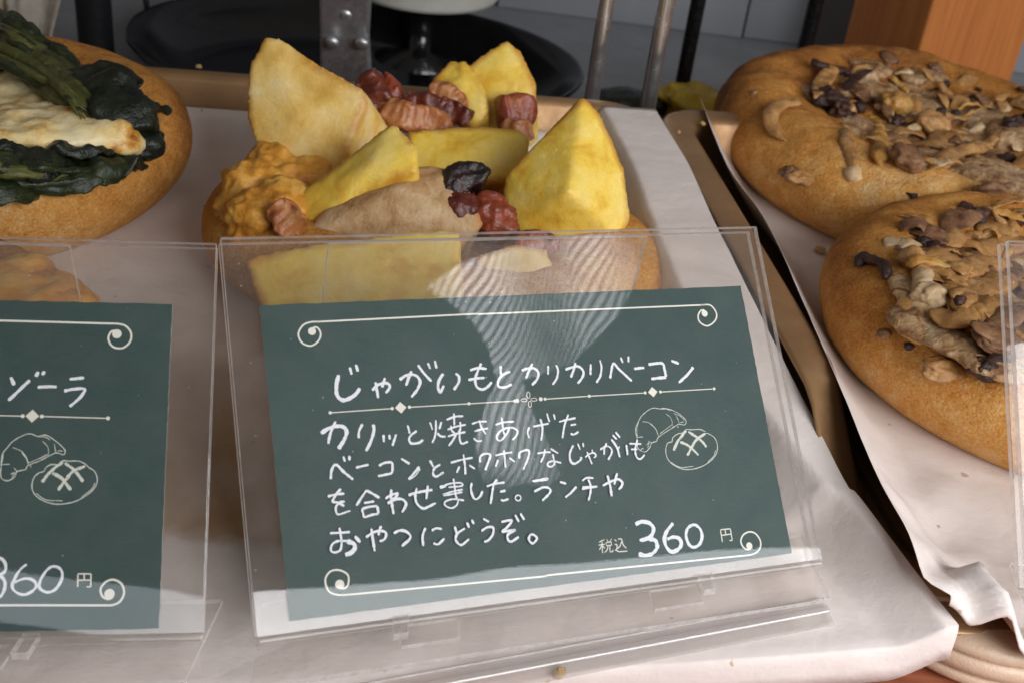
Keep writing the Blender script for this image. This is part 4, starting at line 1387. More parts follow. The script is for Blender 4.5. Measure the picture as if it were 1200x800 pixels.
  (0.019,[(0.957,-1.884),(0.97,-1.926)]),
  (0.019,[(1.046,-1.885),(1.009,-1.93)]),
  (0.019,[(0.931,-1.936),(1.032,-1.938)]),
  (0.019,[(1.032,-1.938),(1.027,-1.992)]),
  (0.019,[(1.027,-1.992),(0.928,-1.99)]),
  (0.019,[(0.928,-1.99),(0.931,-1.936)]),
  (0.019,[(0.958,-1.994),(0.935,-2.055),(0.878,-2.103)]),
  (0.019,[(0.992,-1.992),(0.979,-2.102)]),
  (0.019,[(0.979,-2.102),(1.028,-2.102),(1.037,-2.072)]),
  (0.021,[(1.099,-1.903),(1.13,-1.936)]),
  (0.021,[(1.084,-1.99),(1.129,-1.986)]),
  (0.021,[(1.129,-1.986),(1.117,-2.057),(1.077,-2.089)]),
  (0.021,[(1.09,-2.073),(1.143,-2.115),(1.305,-2.124)]),
  (0.021,[(1.164,-1.903),(1.231,-1.905)]),
  (0.021,[(1.231,-1.905),(1.244,-2.008),(1.293,-2.077)]),
  (0.021,[(1.223,-1.95),(1.185,-2.019),(1.128,-2.064)]),
  (0.022,[(3.176,-1.966),(3.171,-2.177)]),
  (0.022,[(3.178,-1.958),(3.378,-1.964)]),
  (0.022,[(3.378,-1.964),(3.375,-2.17)]),
  (0.022,[(3.375,-2.17),(3.318,-2.168)]),
  (0.022,[(3.174,-2.061),(3.376,-2.056)]),
  (0.022,[(3.268,-1.96),(3.266,-2.056)])],
 'croissant': [(0.014,[(1.845,-0.176),(1.84,-0.038),(1.926,0.103),(2.028,0.215),(2.231,0.321),(2.411,0.299),(2.553,0.288),(2.705,0.221),(2.822,0.128),(2.878,0.039),(2.834,-0.027),(2.724,-0.005),(2.601,-0.052),(2.275,-0.202),(2.222,-0.271),(2.115,-0.299),(2.072,-0.369),(1.977,-0.443),(1.89,-0.426),(1.824,-0.348),(1.845,-0.176)]),
  (0.011,[(2.007,0.1),(2.141,0.059),(2.241,-0.06),(2.275,-0.202)]),
  (0.011,[(2.495,0.199),(2.582,0.118),(2.593,-0.042)]),
  (0.011,[(2.693,0.156),(2.726,0.06),(2.724,-0.005)]),
  (0.011,[(1.845,-0.176),(1.966,-0.177)]),
  (0.011,[(2.052,-0.257),(2.115,-0.299)]),
  (0.011,[(2.411,0.299),(2.484,0.306),(2.588,0.258)]),
  (0.011,[(2.149,0.045),(2.234,-0.041),(2.266,-0.164)]),
  (0.011,[(2.306,-0.149),(2.58,-0.003)]),
  (0.011,[(2.009,-0.327),(2.067,-0.286),(2.019,-0.383)]),
  (0.011,[(2.749,0.021),(2.835,0.033)]),
  (0.011,[(1.923,0.085),(1.864,-0.04),(1.857,-0.168)]),
  (0.011,[(1.873,-0.407),(1.919,-0.374),(1.934,-0.403)]),
  (0.011,[(2.649,0.197),(2.773,0.141),(2.84,0.061)])],
 'round_bread': [(0.016,[(2.52,-0.314),(2.424,-0.334),(2.364,-0.467),(2.38,-0.615),(2.48,-0.734),(2.667,-0.824),(2.914,-0.828),(3.157,-0.758),(3.351,-0.626),(3.422,-0.464),(3.395,-0.312),(3.285,-0.228),(3.225,-0.213)]),
  (0.016,[(2.52,-0.314),(2.556,-0.234),(2.67,-0.178),(2.765,-0.167),(2.848,-0.114),(2.97,-0.127),(3.135,-0.137),(3.23,-0.186)]),
  (0.051,[(2.52,-0.471),(2.645,-0.306),(2.843,-0.136)]),
  (0.051,[(2.682,-0.328),(2.813,-0.394),(2.901,-0.476),(3.002,-0.596)]),
  (0.051,[(2.776,-0.585),(2.912,-0.421),(3.015,-0.318),(3.225,-0.213)]),
  (0.051,[(2.881,-0.158),(3.026,-0.263),(3.115,-0.345),(3.195,-0.464)]),
  (0.013,[(2.43,-0.675),(2.594,-0.781),(2.86,-0.787)]),
  (0.013,[(3.161,-0.739),(3.306,-0.641),(3.37,-0.534)])],
 'border': [(0.033,[(-0.808,2.224),(-3.371,2.214),(-3.622,2.215),(-3.747,2.213),(-3.876,2.165),(-3.967,2.023),(-3.922,1.875),(-3.788,1.813),(-3.657,1.879),(-3.597,2.004),(-3.64,2.113),(-3.721,2.117)]),
  (0.033,[(-0.809,2.216),(3.321,2.194),(3.616,2.194),(3.818,2.177),(3.913,2.014),(3.847,1.871),(3.67,1.784),(3.527,1.865),(3.516,1.99),(3.594,2.086),(3.672,2.091)]),
  (0.033,[(-3.76,-2.113),(-3.67,-2.148),(-3.59,-2.097),(-3.578,-1.947),(-3.712,-1.854),(-3.856,-1.865),(-3.942,-1.983),(-3.907,-2.154),(-3.785,-2.229),(-3.632,-2.248),(-3.386,-2.259),(-0.247,-2.368)]),
  (0.033,[(-0.245,-2.354),(2.666,-2.436),(3.563,-2.461),(3.704,-2.462),(3.826,-2.433),(3.925,-2.345),(3.942,-2.225),(3.871,-2.102),(3.755,-2.059),(3.623,-2.098),(3.549,-2.197),(3.57,-2.305),(3.654,-2.368),(3.739,-2.343)]),
  (0.019,[(-3.58,0.674),(-2.54,0.668)]),
  (0.019,[(-2.242,0.669),(-1.194,0.653),(-0.316,0.641)]),
  (0.019,[(0.202,0.634),(1.047,0.628),(2.148,0.612)]),
  (0.019,[(2.458,0.608),(3.565,0.592)]),
  (0.013,[(-0.063,0.725),(-0.071,0.697),(-0.086,0.677),(-0.102,0.67),(-0.116,0.679),(-0.123,0.701),(-0.123,0.73),(-0.115,0.758),(-0.1,0.778),(-0.084,0.785),(-0.07,0.776),(-0.063,0.754),(-0.063,0.725)]),
  (0.013,[(-0.129,0.639),(-0.138,0.627),(-0.161,0.619),(-0.189,0.617),(-0.217,0.623),(-0.237,0.634),(-0.242,0.647),(-0.233,0.659),(-0.21,0.667),(-0.182,0.668),(-0.154,0.663),(-0.135,0.652),(-0.129,0.639)]),
  (0.013,[(0.054,0.636),(0.045,0.624),(0.022,0.616),(-0.007,0.615),(-0.035,0.62),(-0.054,0.631),(-0.06,0.645),(-0.05,0.657),(-0.028,0.665),(0.001,0.666),(0.029,0.661),(0.049,0.65),(0.054,0.636)]),
  (0.013,[(-0.061,0.563),(-0.069,0.536),(-0.082,0.517),(-0.098,0.511),(-0.111,0.519),(-0.118,0.54),(-0.118,0.567),(-0.11,0.594),(-0.096,0.613),(-0.081,0.619),(-0.068,0.611),(-0.061,0.59),(-0.061,0.563)])],
 'border_dots': [(-3.738,2.055,0.066),
  (3.659,2.025,0.063),
  (-3.723,-2.077,0.073),
  (3.699,-2.305,0.063),
  (-3.58,0.674,0.028),
  (-2.54,0.668,0.028),
  (-2.242,0.669,0.028),
  (-1.194,0.653,0.028),
  (-0.362,0.641,0.028),
  (-0.316,0.641,0.035),
  (0.123,0.639,0.036),
  (0.202,0.634,0.027),
  (1.047,0.628,0.028),
  (2.148,0.612,0.028),
  (2.458,0.608,0.028),
  (3.565,0.592,0.028)],
 'diamonds': [(-2.395,0.67,0.098),
  (2.302,0.616,0.095)],
 'Ltitle': [(0.057,[(2.161,1.318),(2.223,1.193)]),
  (0.057,[(2.447,1.275),(2.151,0.95)]),
  (0.06,[(2.564,1.41),(2.532,1.331)]),
  (0.06,[(2.653,1.42),(2.631,1.356)]),
  (0.055,[(2.569,1.163),(2.719,1.176),(2.853,1.173)]),
  (0.055,[(3.039,1.298),(3.255,1.322)]),
  (0.055,[(2.967,1.112),(3.107,1.141),(3.256,1.151),(3.273,1.111),(3.19,0.984),(3.063,0.865)])],
 'Lborder': [(0.019,[(0.744,0.744),(2.042,0.716),(2.376,0.711)]),
  (0.019,[(2.658,0.708),(3.647,0.686)]),
  (0.035,[(-1.141,2.227),(1.944,2.209),(3.486,2.197),(3.682,2.197),(3.83,2.169),(3.927,2.06),(3.924,1.914),(3.814,1.808),(3.667,1.823),(3.59,1.943),(3.623,2.061),(3.713,2.09)]),
  (0.038,[(-0.609,-2.108),(2.231,-2.149),(3.707,-2.176),(3.84,-2.175),(3.954,-2.13),(4.015,-2.003),(3.975,-1.866),(3.855,-1.796),(3.739,-1.829),(3.669,-1.93),(3.7,-2.041),(3.785,-2.085),(3.851,-2.06)])],
 'Lborder_dots': [(2.376,0.711,0.03),
  (2.658,0.708,0.03),
  (3.647,0.686,0.03),
  (3.716,2.031,0.073),
  (3.803,-2.008,0.077)],
 'Ldiamonds': [(2.518,0.712,0.101)],
 'Lprice': [(0.051,[(2.058,-1.501),(2.136,-1.451),(2.219,-1.469),(2.273,-1.555),(2.263,-1.656),(2.185,-1.705),(2.137,-1.713)]),
  (0.051,[(2.202,-1.706),(2.272,-1.791),(2.28,-1.908),(2.223,-2.025),(2.127,-2.048)]),
  (0.046,[(2.575,-1.55),(2.474,-1.642),(2.389,-1.843),(2.428,-1.944),(2.546,-1.997),(2.658,-1.965),(2.734,-1.873),(2.68,-1.788),(2.563,-1.761),(2.404,-1.818)]),
  (0.046,[(2.938,-1.58),(2.853,-1.664),(2.78,-1.815),(2.794,-1.916),(2.903,-1.969),(3.016,-1.92),(3.09,-1.786),(3.092,-1.667),(3.03,-1.598),(2.938,-1.58)])],
 'Lprinted': [(0.024,[(3.325,-1.704),(3.333,-1.899)]),
  (0.024,[(3.325,-1.7),(3.516,-1.703)]),
  (0.024,[(3.516,-1.703),(3.522,-1.897)]),
  (0.024,[(3.522,-1.897),(3.46,-1.896)]),
  (0.024,[(3.33,-1.794),(3.518,-1.797)]),
  (0.024,[(3.417,-1.705),(3.422,-1.794)])],
 'Lcroissant': [(0.016,[(2.11,-0.072),(2.113,0.109),(2.183,0.224),(2.27,0.331),(2.436,0.426),(2.53,0.432),(2.61,0.399),(2.735,0.416),(2.865,0.342),(2.982,0.243),(3.033,0.177),(3.013,0.114),(2.908,0.144),(2.801,0.094),(2.664,0.019),(2.497,-0.055),(2.469,-0.112),(2.347,-0.145),(2.321,-0.219),(2.232,-0.284),(2.137,-0.259),(2.108,-0.17),(2.11,-0.072)]),
  (0.013,[(2.261,0.224),(2.39,0.167),(2.474,0.06),(2.504,-0.038)]),
  (0.013,[(2.693,0.325),(2.778,0.226),(2.793,0.102)]),
  (0.013,[(2.869,0.276),(2.901,0.144)]),
  (0.013,[(2.107,-0.039),(2.231,-0.035)]),
  (0.013,[(2.297,-0.088),(2.347,-0.145)]),
  (0.013,[(2.398,0.15),(2.475,0.044),(2.525,-0.005),(2.784,0.119)]),
  (0.013,[(2.922,0.177),(3.002,0.169)]),
  (0.013,[(2.61,0.399),(2.737,0.383),(2.802,0.342)]),
  (0.013,[(2.128,0.125),(2.121,-0.006)]),
  (0.013,[(2.256,-0.186),(2.317,-0.161),(2.275,-0.235)])],
 'Lround_bread': [(0.017,[(2.675,-0.161),(2.602,-0.235),(2.578,-0.366),(2.617,-0.48),(2.731,-0.578),(2.907,-0.64),(3.094,-0.636),(3.279,-0.58),(3.461,-0.449),(3.536,-0.301),(3.494,-0.153),(3.395,-0.079),(3.353,-0.037),(3.247,0.015),(3.105,0.015),(3.01,0.02),(2.935,-0.038),(2.84,-0.038),(2.765,-0.087),(2.737,-0.145),(2.675,-0.161)]),
  (0.051,[(2.723,-0.309),(2.831,-0.153),(3.011,0.003)]),
  (0.051,[(2.864,-0.169),(3.01,-0.252),(3.153,-0.432)]),
  (0.051,[(2.965,-0.432),(3.073,-0.268),(3.176,-0.137),(3.346,-0.062)]),
  (0.051,[(3.043,-0.013),(3.192,-0.128),(3.327,-0.301)]),
  (0.014,[(2.648,-0.48),(2.794,-0.578),(3.045,-0.595)]),
  (0.014,[(3.309,-0.547),(3.46,-0.416),(3.502,-0.318)])],
}



def ribbons(name, strokes, mat, parent, z0=.006, rough=.12, seed=1, dots=(), dias=(), label=None, jit=.006):
    V, Fc = [], []
    r = random.Random(seed)
    z = z0
    for w, pts in strokes:
        P = catmull([A([p[0], p[1]]) for p in pts], .02 if w > .02 else .03)
        n = len(P)
        if n < 2:
            continue
        b0 = len(V)
        cap = max(1, int(w * .5 / .02))
        ph = r.uniform(0, 50)
        for i, p in enumerate(P):
            t = P[min(i + 1, n - 1)] - P[max(i - 1, 0)]
            L = np.linalg.norm(t)
            t = t / L if L > 1e-9 else A([1.0, 0.0])
            s = A([-t[1], t[0]])
            e = min(i, n - 1 - i)
            k = 1.0 if e >= cap else math.sqrt(max(.15, 1 - (1 - (e + .4) / (cap + .4)) ** 2))
            ww = w * .43 * k * (1 + rough * mnoise.noise(Vector((i * .35, ph, 0))) * 1.6)
            sh = s * rough * w * .25 * mnoise.noise(Vector((i * .22, ph, 7)))
            V.append((*(p + s * ww + sh), z))
            V.append((*(p - s * ww + sh), z))
        for i in range(n - 1):
            a = b0 + 2 * i
            Fc.append((a, a + 1, a + 3, a + 2))
        z += .00025
    for x, y, rad in dots:
        b0 = len(V)
        V += [(x + rad * math.cos(2 * math.pi * k / 20), y + rad * math.sin(2 * math.pi * k / 20), z) for k in range(20)]
        Fc.append(tuple(range(b0, b0 + 20)))
        z += .0006
    for x, y, rad in dias:
        b0 = len(V)
        V += [(x + rad, y, z), (x, y + rad, z), (x - rad, y, z), (x, y - rad, z)]
        Fc.append((b0, b0 + 1, b0 + 2, b0 + 3))
        z += .0006
    return mesh_obj(name, V, Fc, mat, parent, False, label=label)


def card_body(root, seed):
    r = random.Random(seed)
    V, Fc, m = [], [], []
    N = 60
    ring = []
    for k in range(N):
        ring.append((-CW / 2 + CW * k / N, -CH / 2))
    for k in range(N):
        ring.append((CW / 2, -CH / 2 + CH * k / N))
    for k in range(N):
        ring.append((CW / 2 - CW * k / N, CH / 2))
    for k in range(N):
        ring.append((-CW / 2, CH / 2 - CH * k / N))
    ring = [(x + r.uniform(-.006, .006), y + r.uniform(-.006, .006)) for x, y in ring]
    n = len(ring)
    V = [(x, y, 0) for x, y in ring] + [(x, y, -.035) for x, y in ring]
    Fc = [tuple(range(n)), tuple(range(n, 2 * n))[::-1]] + [(k + n, (k + 1) % n + n, (k + 1) % n, k) for k in range(n)]
    return mesh_obj('card_sheet', V, Fc, [MAT['card'], MAT['card_side']], root, False, [0, 0] + [1] * n)


def make_card(label, R, T, pre, seed):
    t = thing('price_card', label, 'price card', T, 'chalkboard style price cards', R)
    card_body(t, seed)
    W = WRITING
    ribbons('printed_frame', W[pre + 'border'], MAT['print'], t, .003, .02, 1, W[pre + 'border_dots'], W[pre + 'diamonds'])
    ribbons('printed_text', W[pre + 'printed'], MAT['print'], t, .003, .02, 2)
    ribbons('croissant_drawing', W[pre + 'croissant'], MAT['print_fine'], t, .003, .5, 3)
    ribbons('round_bread_drawing', W[pre + 'round_bread'], MAT['print_fine'], t, .007, .35, 4)
    ribbons('handwritten_title', W[pre + 'title'], MAT['chalk'], t, .009, .22, 5)
    if pre + 'description' in W:
        ribbons('handwritten_description', W[pre + 'description'], MAT['chalk'], t, .012, .26, 6)
    ribbons('handwritten_price', W[pre + 'price'], MAT['chalk'], t, .004, .26, 7)
    return t


make_card('dark green card handwritten in Japanese with the price 360, in the middle holder', C_R, C_T, '', 1)
make_card('dark green card cut off by the left picture edge, in the left holder', L_R, L_T, 'L', 2)


def make_holder(label, R, T, u0, u1, v0, v1):
    t = thing('card_holder', label, 'card holder', T, 'clear acrylic card holders', R)
    M = MB()
    M.box((u0, v0, .075), (u1, v1, .20), 0, 1)
    M.build('front_panel', AC, t, bevel=.012)
    M = MB()
    M.box((u0, v0, -.20), (u1, v1, -.075), 0, 1)
    M.build('back_panel', AC, t, bevel=.012)
    M = MB()
    M.box((u0, v0 - .12, -.20), (u1, v0 - .004, .20), 0, 1)
    M.build('bottom_bend', AC, t, bevel=.04)
    # world axes in local space
    Ri = R.T
    k = Ri @ A([0, 0, 1.0])
    a = A([1.0, 0, 0])
    f = np.cross(a, k)
    f = f / np.linalg.norm(f)                      # away from the viewer or towards
    if (R @ f)[1] > 0:
        f = -f                                     # f : towards the viewer, level
    kk = np.cross(a, f)
    if kk @ k < 0:
        kk = -kk
    bot = A([0, v0 - .12, 0.0])

    def pt(u, s, z):
        return bot + a * u + f * s + kk * z

    f = f - a * .26

    def zfloor(u, s):                              # drop needed to reach the paper
        w = R @ pt(u, s, 0) + T
        return -(w[2] - .06)

    # channel shaped foot : top sheet and front lip
    M = MB()
    th = .1
    s0, s1 = -.9, .78
    M.hexa([pt(u0, s0, -th), pt(u1, s0, -th), pt(u1, s1, -th), pt(u0, s1, -th), pt(u0, s0, 0), pt(u1, s0, 0), pt(u1, s1, 0), pt(u0, s1, 0)], 0, 1)
    M.build('foot_top', AC, t, bevel=.02)
    def bar(name, sa, sb, za, zb):
        M = MB()
        M.hexa([pt(u0, sa, zfloor(u0, s1) + za), pt(u1, sa, zfloor(u1, s1) + za), pt(u1, sb, zfloor(u1, s1) + za), pt(u0, sb, zfloor(u0, s1) + za),
                pt(u0, sa, zb if zb <= 0 else zfloor(u0, s1) + zb), pt(u1, sa, zb if zb <= 0 else zfloor(u1, s1) + zb), pt(u1, sb, zb if zb <= 0 else zfloor(u1, s1) + zb), pt(u0, sb, zb if zb <= 0 else zfloor(u0, s1) + zb)], 0, 0)
        M.build(name, AB, t, smooth=False, bevel=.045, seg=3)
    bar('foot_lip', s1 - .02, s1 + .14, .13, 0.03)
    bar('foot_flange', s1 - .25, s1 + .40, .02, .10)
    # little clip tabs
    for uc in (-2.35, 2.05):
        M = MB()
        M.hexa([pt(uc - .48, .05, .006), pt(uc + .48, .05, .006), pt(uc + .48, .5, .006), pt(uc - .48, .5, .006),
                pt(uc - .48, .05, .09), pt(uc + .48, .05, .09), pt(uc + .48, .5, .09), pt(uc - .48, .5, .09)], 0, 1)
        M.build('clip_tab', AC, t, bevel=.015)
        sg = -1 if uc < 0 else 1
        M = MB()
        M.hexa([pt(uc - sg * -.56 - .05, -.1, .004), pt(uc - sg * -.56 + .2, -.1, .004), pt(uc - sg * -.56 + .2, .3, .004), pt(uc - sg * -.56 - .05, .3, .004),
                pt(uc - sg * -.56 - .05, -.1, .16), pt(uc - sg * -.56 + .2, -.1, .16), pt(uc - sg * -.56 + .2, .3, .16), pt(uc - sg * -.56 - .05, .3, .16)], 0, 1)
        M.build('clip_peg', AC, t, bevel=.015)
    # narrower rear leg from the top edge down to the foot behind
    l0, l1 = -3.25, 2.87
    top = A([0, v1 - .02, -.215])
    wt = R @ top + T
    drop = wt[2] - .08
    ft = top + kk * (-drop) - f * .55
    nrm = np.cross(a, ft - top)
    nrm = nrm / np.linalg.norm(nrm) * .1
    if nrm @ f > 0:
        nrm = -nrm
    M = MB()
    q = [top + a * l0, top + a * l1, ft + a * (l1 + .1), ft + a * (l0 - .1)]
    M.hexa([p for p in q] + [p + nrm for p in q], 0, 1)
    M.build('rear_leg', AC, t, bevel=.012)
    return t


make_holder('clear acrylic stand holding the middle green price card on the paper', C_R, C_T, -5.1, 5.03, -2.72, 3.66)
make_holder('clear acrylic stand holding the card cut off at the left picture edge', L_R, L_T, -5.1, 5.22, -2.62, 3.52)
make_holder('clear acrylic stand cut off at the right picture edge before the mushroom bread', R_R, R_T, -5.1, 5.03, -2.75, 3.65)

# ------------------------------------------------------------------ things behind the trays


def lathe(prof, n=64, sx=1.0, sy=1.0):
    V, Fc = [], []
    for r, z in prof:
        for k in range(n):
            a = 2 * math.pi * k / n
            V.append((r * sx * math.cos(a), r * sy * math.sin(a), z))
    for i in range(len(prof) - 1):
        for k in range(n):
            k2 = (k + 1) % n
            Fc.append((i * n + k, i * n + k2, (i + 1) * n + k2, (i + 1) * n + k))
    return V, Fc


MAT['black_gloss'] = plain('black_enamel', (.008, .008, .009), .16, var=.2, spec=.6)
MAT['steel'] = plain('brushed_steel', (.62, .62, .63), .42, .9, var=.15, scale=3, bumpd=.01)
pan = thing('frying_pan', 'black glossy pan with a riveted steel handle behind the left tray', 'pan', (-7.6, 46.2, -3.0))
V, Fc = lathe([(0.01, .12), (6.6, .12), (7.4, .3), (8.3, 1.2), (8.9, 1.75), (9.05, 1.8), (9.1, 1.7), (8.5, 1.0), (7.6, .06), (6.6, 0), (.01, 0)], 72, 1.0, .76)
mesh_obj('pan_body', V, Fc, MAT['black_gloss'], pan)
hb = MB()
po = A([-7.6, 46.2, -3.0])
Yh = 39.6
pl = [at_y(374, 100, Yh), at_y(436, 100, Yh), at_y(432, 40, Yh - .4), at_y(436, -30, Yh - 1.2), at_y(373, -30, Yh - 1.2), at_y(374, 40, Yh - .4)]
pl = [p - po for p in pl]
bk = [p + A([0, .35, -.1]) for p in pl]
hd = mesh_obj('handle', pl + bk, [(0, 1, 2, 5), (5, 2, 3, 4), (7, 6, 11, 8), (8, 11, 10, 9), (0, 6, 7, 1), (1, 7, 8, 2), (2, 8, 9, 3), (3, 9, 10, 4), (4, 10, 11, 5), (5, 11, 6, 0)], MAT['steel'], pan, False)
bv = hd.modifiers.new('bevel', 'BEVEL')
bv.width = .12
bv.segments = 3
for px, py in ((405, 18), (389, 51), (424, 52)):
    p = at_y(px, py, Yh - .6) - po
    V, Fc = blob(p, (.24, .14, .24), (.4, 0, 0), .02, 1, px, 3)
    mesh_obj('rivet', V, Fc, MAT['steel'], hd)

MAT['enamel'] = plain('cream_enamel', (.60, .58, .52), .35, var=.06)
jug = thing('enamel_mug', 'cream enamel mug bottom edge at the top of the photo behind the pan handle', 'mug', (-5.6, 50.5, -3.0))
V, Fc = lathe([(.01, 3.0), (2.9, 3.0), (3.1, 3.06), (3.2, 3.25), (3.3, 9.0), (3.35, 9.05), (3.2, 9.0), (3.1, 3.35), (.01, 3.2)], 48)
mesh_obj('mug_body', V, Fc, MAT['enamel'], jug)
V, Fc = lathe([(2.0, 0.0), (2.05, .1), (.5, .5), (.5, 2.7), (2.0, 2.99), (.01, 2.995)], 40)
mesh_obj('stand', V, Fc, MAT['black_gloss'], jug)

MAT['chrome'] = plain('chrome', (.80, .79, .78), .22, .92, var=.08, scale=.8)
MAT['darksteel'] = plain('dark_steel', (.05, .048, .05), .25, .9, var=.3)


def rod(name, px, py, z, Y, r, m, label, group, h=14):
    p = at_y(px, py, Y)
    t_ = thing(name, label, 'rack post', (p[0], p[1], z), group)
    V, Fc, U = tube([(0, 0, 0), (0, 0, h * .5), (0, 0, h)], [r, r, r], 20, 1.0, up=(0, 1, 0), step=.5)
    mesh_obj('post', V, Fc, m, t_)
    V, Fc = lathe([(.01, .16), (r * 1.9, .16), (r * 2.1, .08), (r * 2.1, 0), (.01, 0)], 24)
    mesh_obj('base', V, Fc, m, t_)
    return t_


rod('rack_post', 699, 80, -2.99, 38.3, .25, MAT['chrome'], 'left chrome rack post rising behind the back corner of the left tray', 'rack posts')
rod('rack_post', 767, 80, -2.99, 38.3, .27, MAT['chrome'], 'right chrome rack post rising beside the corner of the left paper sheet', 'rack posts')
rod('rack_post', 807, 60, -2.99, 47.0, .30, MAT['darksteel'], 'dark thin rack post above the yellow topped bread', 'rack posts')
rod('rack_post', 951, 25, -2.99, 52.0, .34, MAT['darksteel'], 'dark thin rack post left of the wooden post', 'rack posts')

# orange wooden post
ow = NT('orange_varnished_wood')
gr = ow.noise(1.6, 6, .6, ow.tc('Object', (2.5, 2.5, .12)), .4)
ow.set(ow.ramp(gr, [(.3, (.38, .12, .028)), (.7, (.52, .18, .045))]), .4, 0, ow.bump(gr, .02, .3), .4)
MAT['postwood'] = ow.m
p0 = at_y(1077, 60, 50.0)
p1 = at_y(985, 60, 54.5)
p2 = at_y(1197, 60, 51.6)
b = MB()
q = [p1, p0, p2, p1 + (p2 - p0)]
b.hexa([A([v[0], v[1], -2.99]) for v in q] + [A([v[0], v[1], 22.0]) for v in q])
tag(b.build('wooden_post', MAT['postwood'], bevel=.12), 'square orange brown varnished wooden post behind the upper mushroom bread', 'post')

# back wall in upright panels
MAT['wallgrey'] = plain('grey_wall_panel', (.235, .245, .265), .5, var=.06, scale=.3)
MAT['wallblue'] = plain('slate_wall_panel', (.085, .09, .115), .5, var=.06, scale=.3)
MAT['walldark'] = plain('black_wall_panel', (.012, .012, .014), .5, var=.1)
wall = thing('panelled_wall', 'panelled back wall in grey and slate with dark gaps', 'wall', (0, 60, -3))
for x0, x1, m, d in ((-60, -23.2, 'wallgrey', 0), (-23.1, -19.6, 'walldark', .3), (-19.5, -11.3, 'wallblue', 0), (-11.2, -3.0, 'wallgrey', .4), (-2.9, 9.5, 'wallgrey', 0), (9.6, 60, 'wallgrey', .2)):
    M = MB()
    M.box((x0, d, .0), (x1, 2, 30))
    M.build('panel', MAT[m], wall, bevel=.08)
# black items at upper left
MAT['blackmat'] = plain('matt_black', (.010, .010, .012), .5)
pq = at_y(112, 40, 44.0)
t = thing('black_canister', 'tall black canister at the top left behind the greens bread', 'canister', (pq[0], pq[1], -3.0))
V, Fc = lathe([(.01, 0), (.62, 0), (.66, .1), (.66, 8.6), (.7, 8.7), (.7, 9.6), (.6, 9.75), (.01, 9.75)], 32)
mesh_obj('canister_body', V, Fc, MAT['blackmat'], t)
V, Fc, U = tube([at_y(168, -20, 50), at_y(174, 20, 50), at_y(182, 52, 50), at(190, 70, -2.9)], [.13, .13, .13, .13], 12)
tag(mesh_obj('power_cable', V, Fc, MAT['blackmat']), 'thin black cable hanging against the slate wall panel at the top left', 'cable')
# cream paper bag top left
MAT['bag'] = plain('cream_paper_bag', (.66, .56, .40), .7, var=.12, scale=.8, bumpd=.05, bscale=2)
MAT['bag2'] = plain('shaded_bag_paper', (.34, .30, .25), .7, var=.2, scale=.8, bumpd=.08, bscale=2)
bp = at_y(30, 40, 40.5)
t = thing('paper_bag', 'cream paper bag with a crumpled top standing at the top left corner', 'bag', (bp[0], bp[1], -3.0))
M = MB()
M.hexa([(-4.5, -.8, 0), (.0, -1.0, 0), (.0, 1.2, 0), (-4.5, 1.2, 0), (-4.5, -.4, 9), (-.1, -.5, 9), (-.1, .7, 9), (-4.5, .7, 9)])
M.build('bag_body', MAT['bag'], t, bevel=.1)
V, Fc = [], []
for i in range(14):
    for k in range(14):
        x, z = .1 + 1.45 * k / 13 + .25 * math.sin(i * .9), 9.0 * i / 13
        V.append((x * (1 - .25 * math.sin(i * .7) * (k / 13)), -.9 + .5 * fractal((x * 1.5, 0, z * .6), 1.0, 3.0, 3) + .2 * k / 13, z))
for i in range(13):
    for k in range(13):
        Fc.append((i * 14 + k, i * 14 + k + 1, (i + 1) * 14 + k + 1, (i + 1) * 14 + k))
sd = mesh_obj('side_gusset', V, Fc, MAT['bag2'], t).modifiers.new('thickness', 'SOLIDIFY')
sd.thickness = .03

# breads far behind between the posts
MAT['yellow_top'] = soft_mat('yellow_topping', [(.3, (.42, .26, .02)), (.55, (.62, .44, .03)), (.75, (.30, .26, .04))], .7, .35, .03, 6, None, .1)
q = at(832, 112, -.8)
fy = thing('pepper_bread', 'small blurred bread with yellow pepper on top behind the rack posts', 'bread', (q[0], q[1], -3.0))
V, Fc = blob((0, 0, 1.0), (1.9, 1.6, 1.0), (0, 0, 0), .1, 1, 4, 4)
mesh_obj('dough', V, Fc, MAT['crust_gold'], fy)
V, Fc = blob((-.2, -.1, 1.75), (1.8, 1.3, .75), (0, .25, .3), .35, 1.2, 5, 4)
mesh_obj('yellow_pepper', V, Fc, MAT['yellow_top'], fy)
q = at(745, 112, -1.0)
fy = thing('dark_topped_bread', 'small blurred bread with dark topping between the two chrome posts', 'bread', (q[0], q[1], -3.0))
V, Fc = blob((0, 0, .9), (1.3, 1.3, .9), (0, 0, 0), .1, 1, 6, 4)
mesh_obj('dough', V, Fc, MAT['crust_gold'], fy)
V, Fc = blob((-.2, .2, 1.55), (1.5, 1.0, .5), (0, 0, 0), .2, 1.4, 7, 4)
mesh_obj('topping', V, Fc, MAT['leaf_dark'], fy)

# striped shirt sleeve of the person looking in, seen only as a reflection in the middle holder
sp_out = [(505, 335), (545, 305), (600, 288), (660, 278), (725, 272), (752, 290), (748, 325), (728, 365), (700, 398), (672, 430), (640, 438), (612, 446), (625, 480), (645, 520), (655, 550), (640, 568), (612, 562), (585, 572), (560, 560), (556, 520), (572, 480), (588, 446), (576, 405), (556, 375), (528, 352)]
Nn = C_R[:, 2]


def mirrored(px, py, dist):
    P = on_plane(px, py, C_T + Nn * .2, Nn)
    d = P - CAM_O
    d = d / np.linalg.norm(d)
    r = d - 2 * np.dot(d, Nn) * Nn
    return P, r


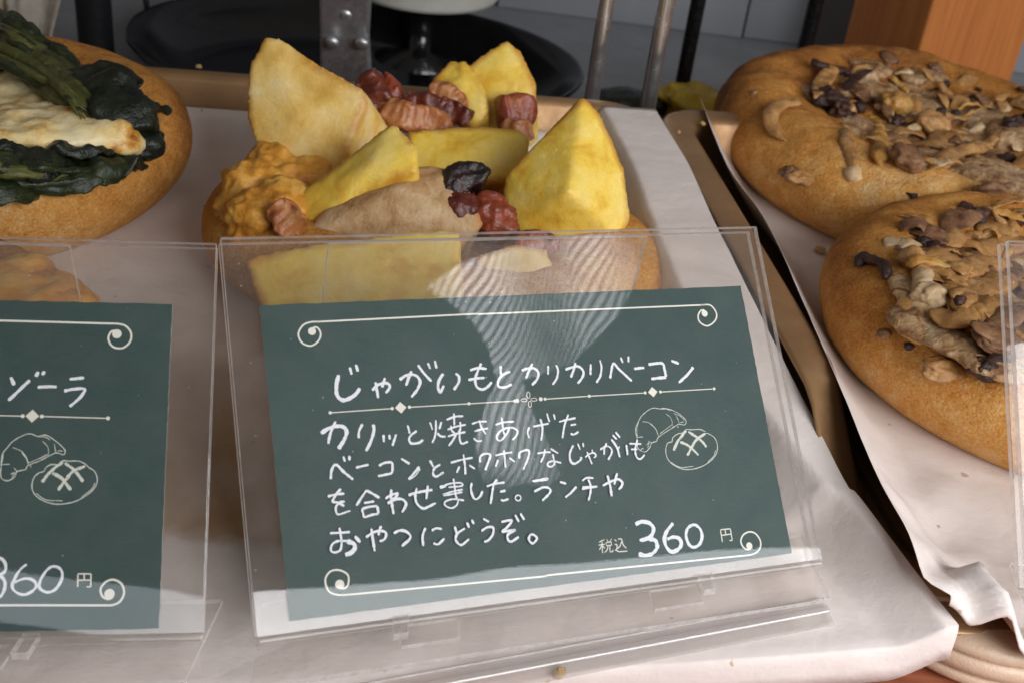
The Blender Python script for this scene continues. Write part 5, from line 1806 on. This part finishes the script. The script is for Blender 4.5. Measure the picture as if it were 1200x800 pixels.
Pc, rc = mirrored(640, 400, 0)
sh_c = Pc + rc * 46.0
shirt = thing('shirt_sleeve', 'white striped shirt sleeve seen only as a pale reflection in the middle clear holder', 'sleeve', sh_c)
pts = []
for x, y in sp_out:
    P, r = mirrored(x, y, 0)
    t_ = np.dot(sh_c - P, rc) / np.dot(r, rc)
    pts.append(P + r * t_)
cen = sum(pts) / len(pts)
pts = [p - sh_c for p in pts]
bm = bmesh.new()
vs = [bm.verts.new(p) for p in pts]
bm.faces.new(vs)
bmesh.ops.triangulate(bm, faces=bm.faces)
bmesh.ops.subdivide_edges(bm, edges=bm.edges, cuts=7, use_grid_fill=True)
bmesh.ops.recalc_face_normals(bm, faces=bm.faces)
for v in bm.verts:
    k = .5 * math.sin(v.co.x * .9 + v.co.y * .5) + .4 * fractal(v.co, .22, 4.0, 2)
    v.co = v.co + Vector([float(q) for q in rc]) * k
me = bpy.data.meshes.new('cloth')
bm.to_mesh(me)
bm.free()
x = NT('striped_shirt_cloth')
wv = x.n.new('ShaderNodeTexWave')
wv.inputs['Scale'].default_value = 1.05
wv.inputs['Distortion'].default_value = 9.0
wv.inputs['Detail'].default_value = 1.0
wv.inputs['Detail Scale'].default_value = .16
x.l.new(x.tc(), wv.inputs['Vector'])
fold = x.noise(.22, 3)
c = x.ramp(wv.outputs['Fac'], [(.34, (.18, .19, .21)), (.58, (.84, .84, .84))])
MAT['shirt'] = x.set(c, .8, 0, x.bump(fold, 1.2, .8))
me.materials.append(MAT['shirt'])
co = bpy.data.objects.new('cloth', me)
COL.objects.link(co)
co.parent = shirt
sd = co.modifiers.new('thickness', 'SOLIDIFY')
sd.thickness = .08
# added spot lamp aimed at the sleeve alone, to brighten its reflection
ld = bpy.data.lights.new('sleeve_spot', 'SPOT')
ld.energy = 440000
ld.spot_size = math.radians(28)
ld.spot_blend = .4
ld.shadow_soft_size = 1.0
so = bpy.data.objects.new('sleeve_spot', ld)
COL.objects.link(so)
lp = sh_c - rc * 30 + A([-14, -16, 8])
so.location = Vector([float(v) for v in lp])
so.rotation_euler = Vector([float(v) for v in (sh_c - lp)]).to_track_quat('-Z', 'Y').to_euler()
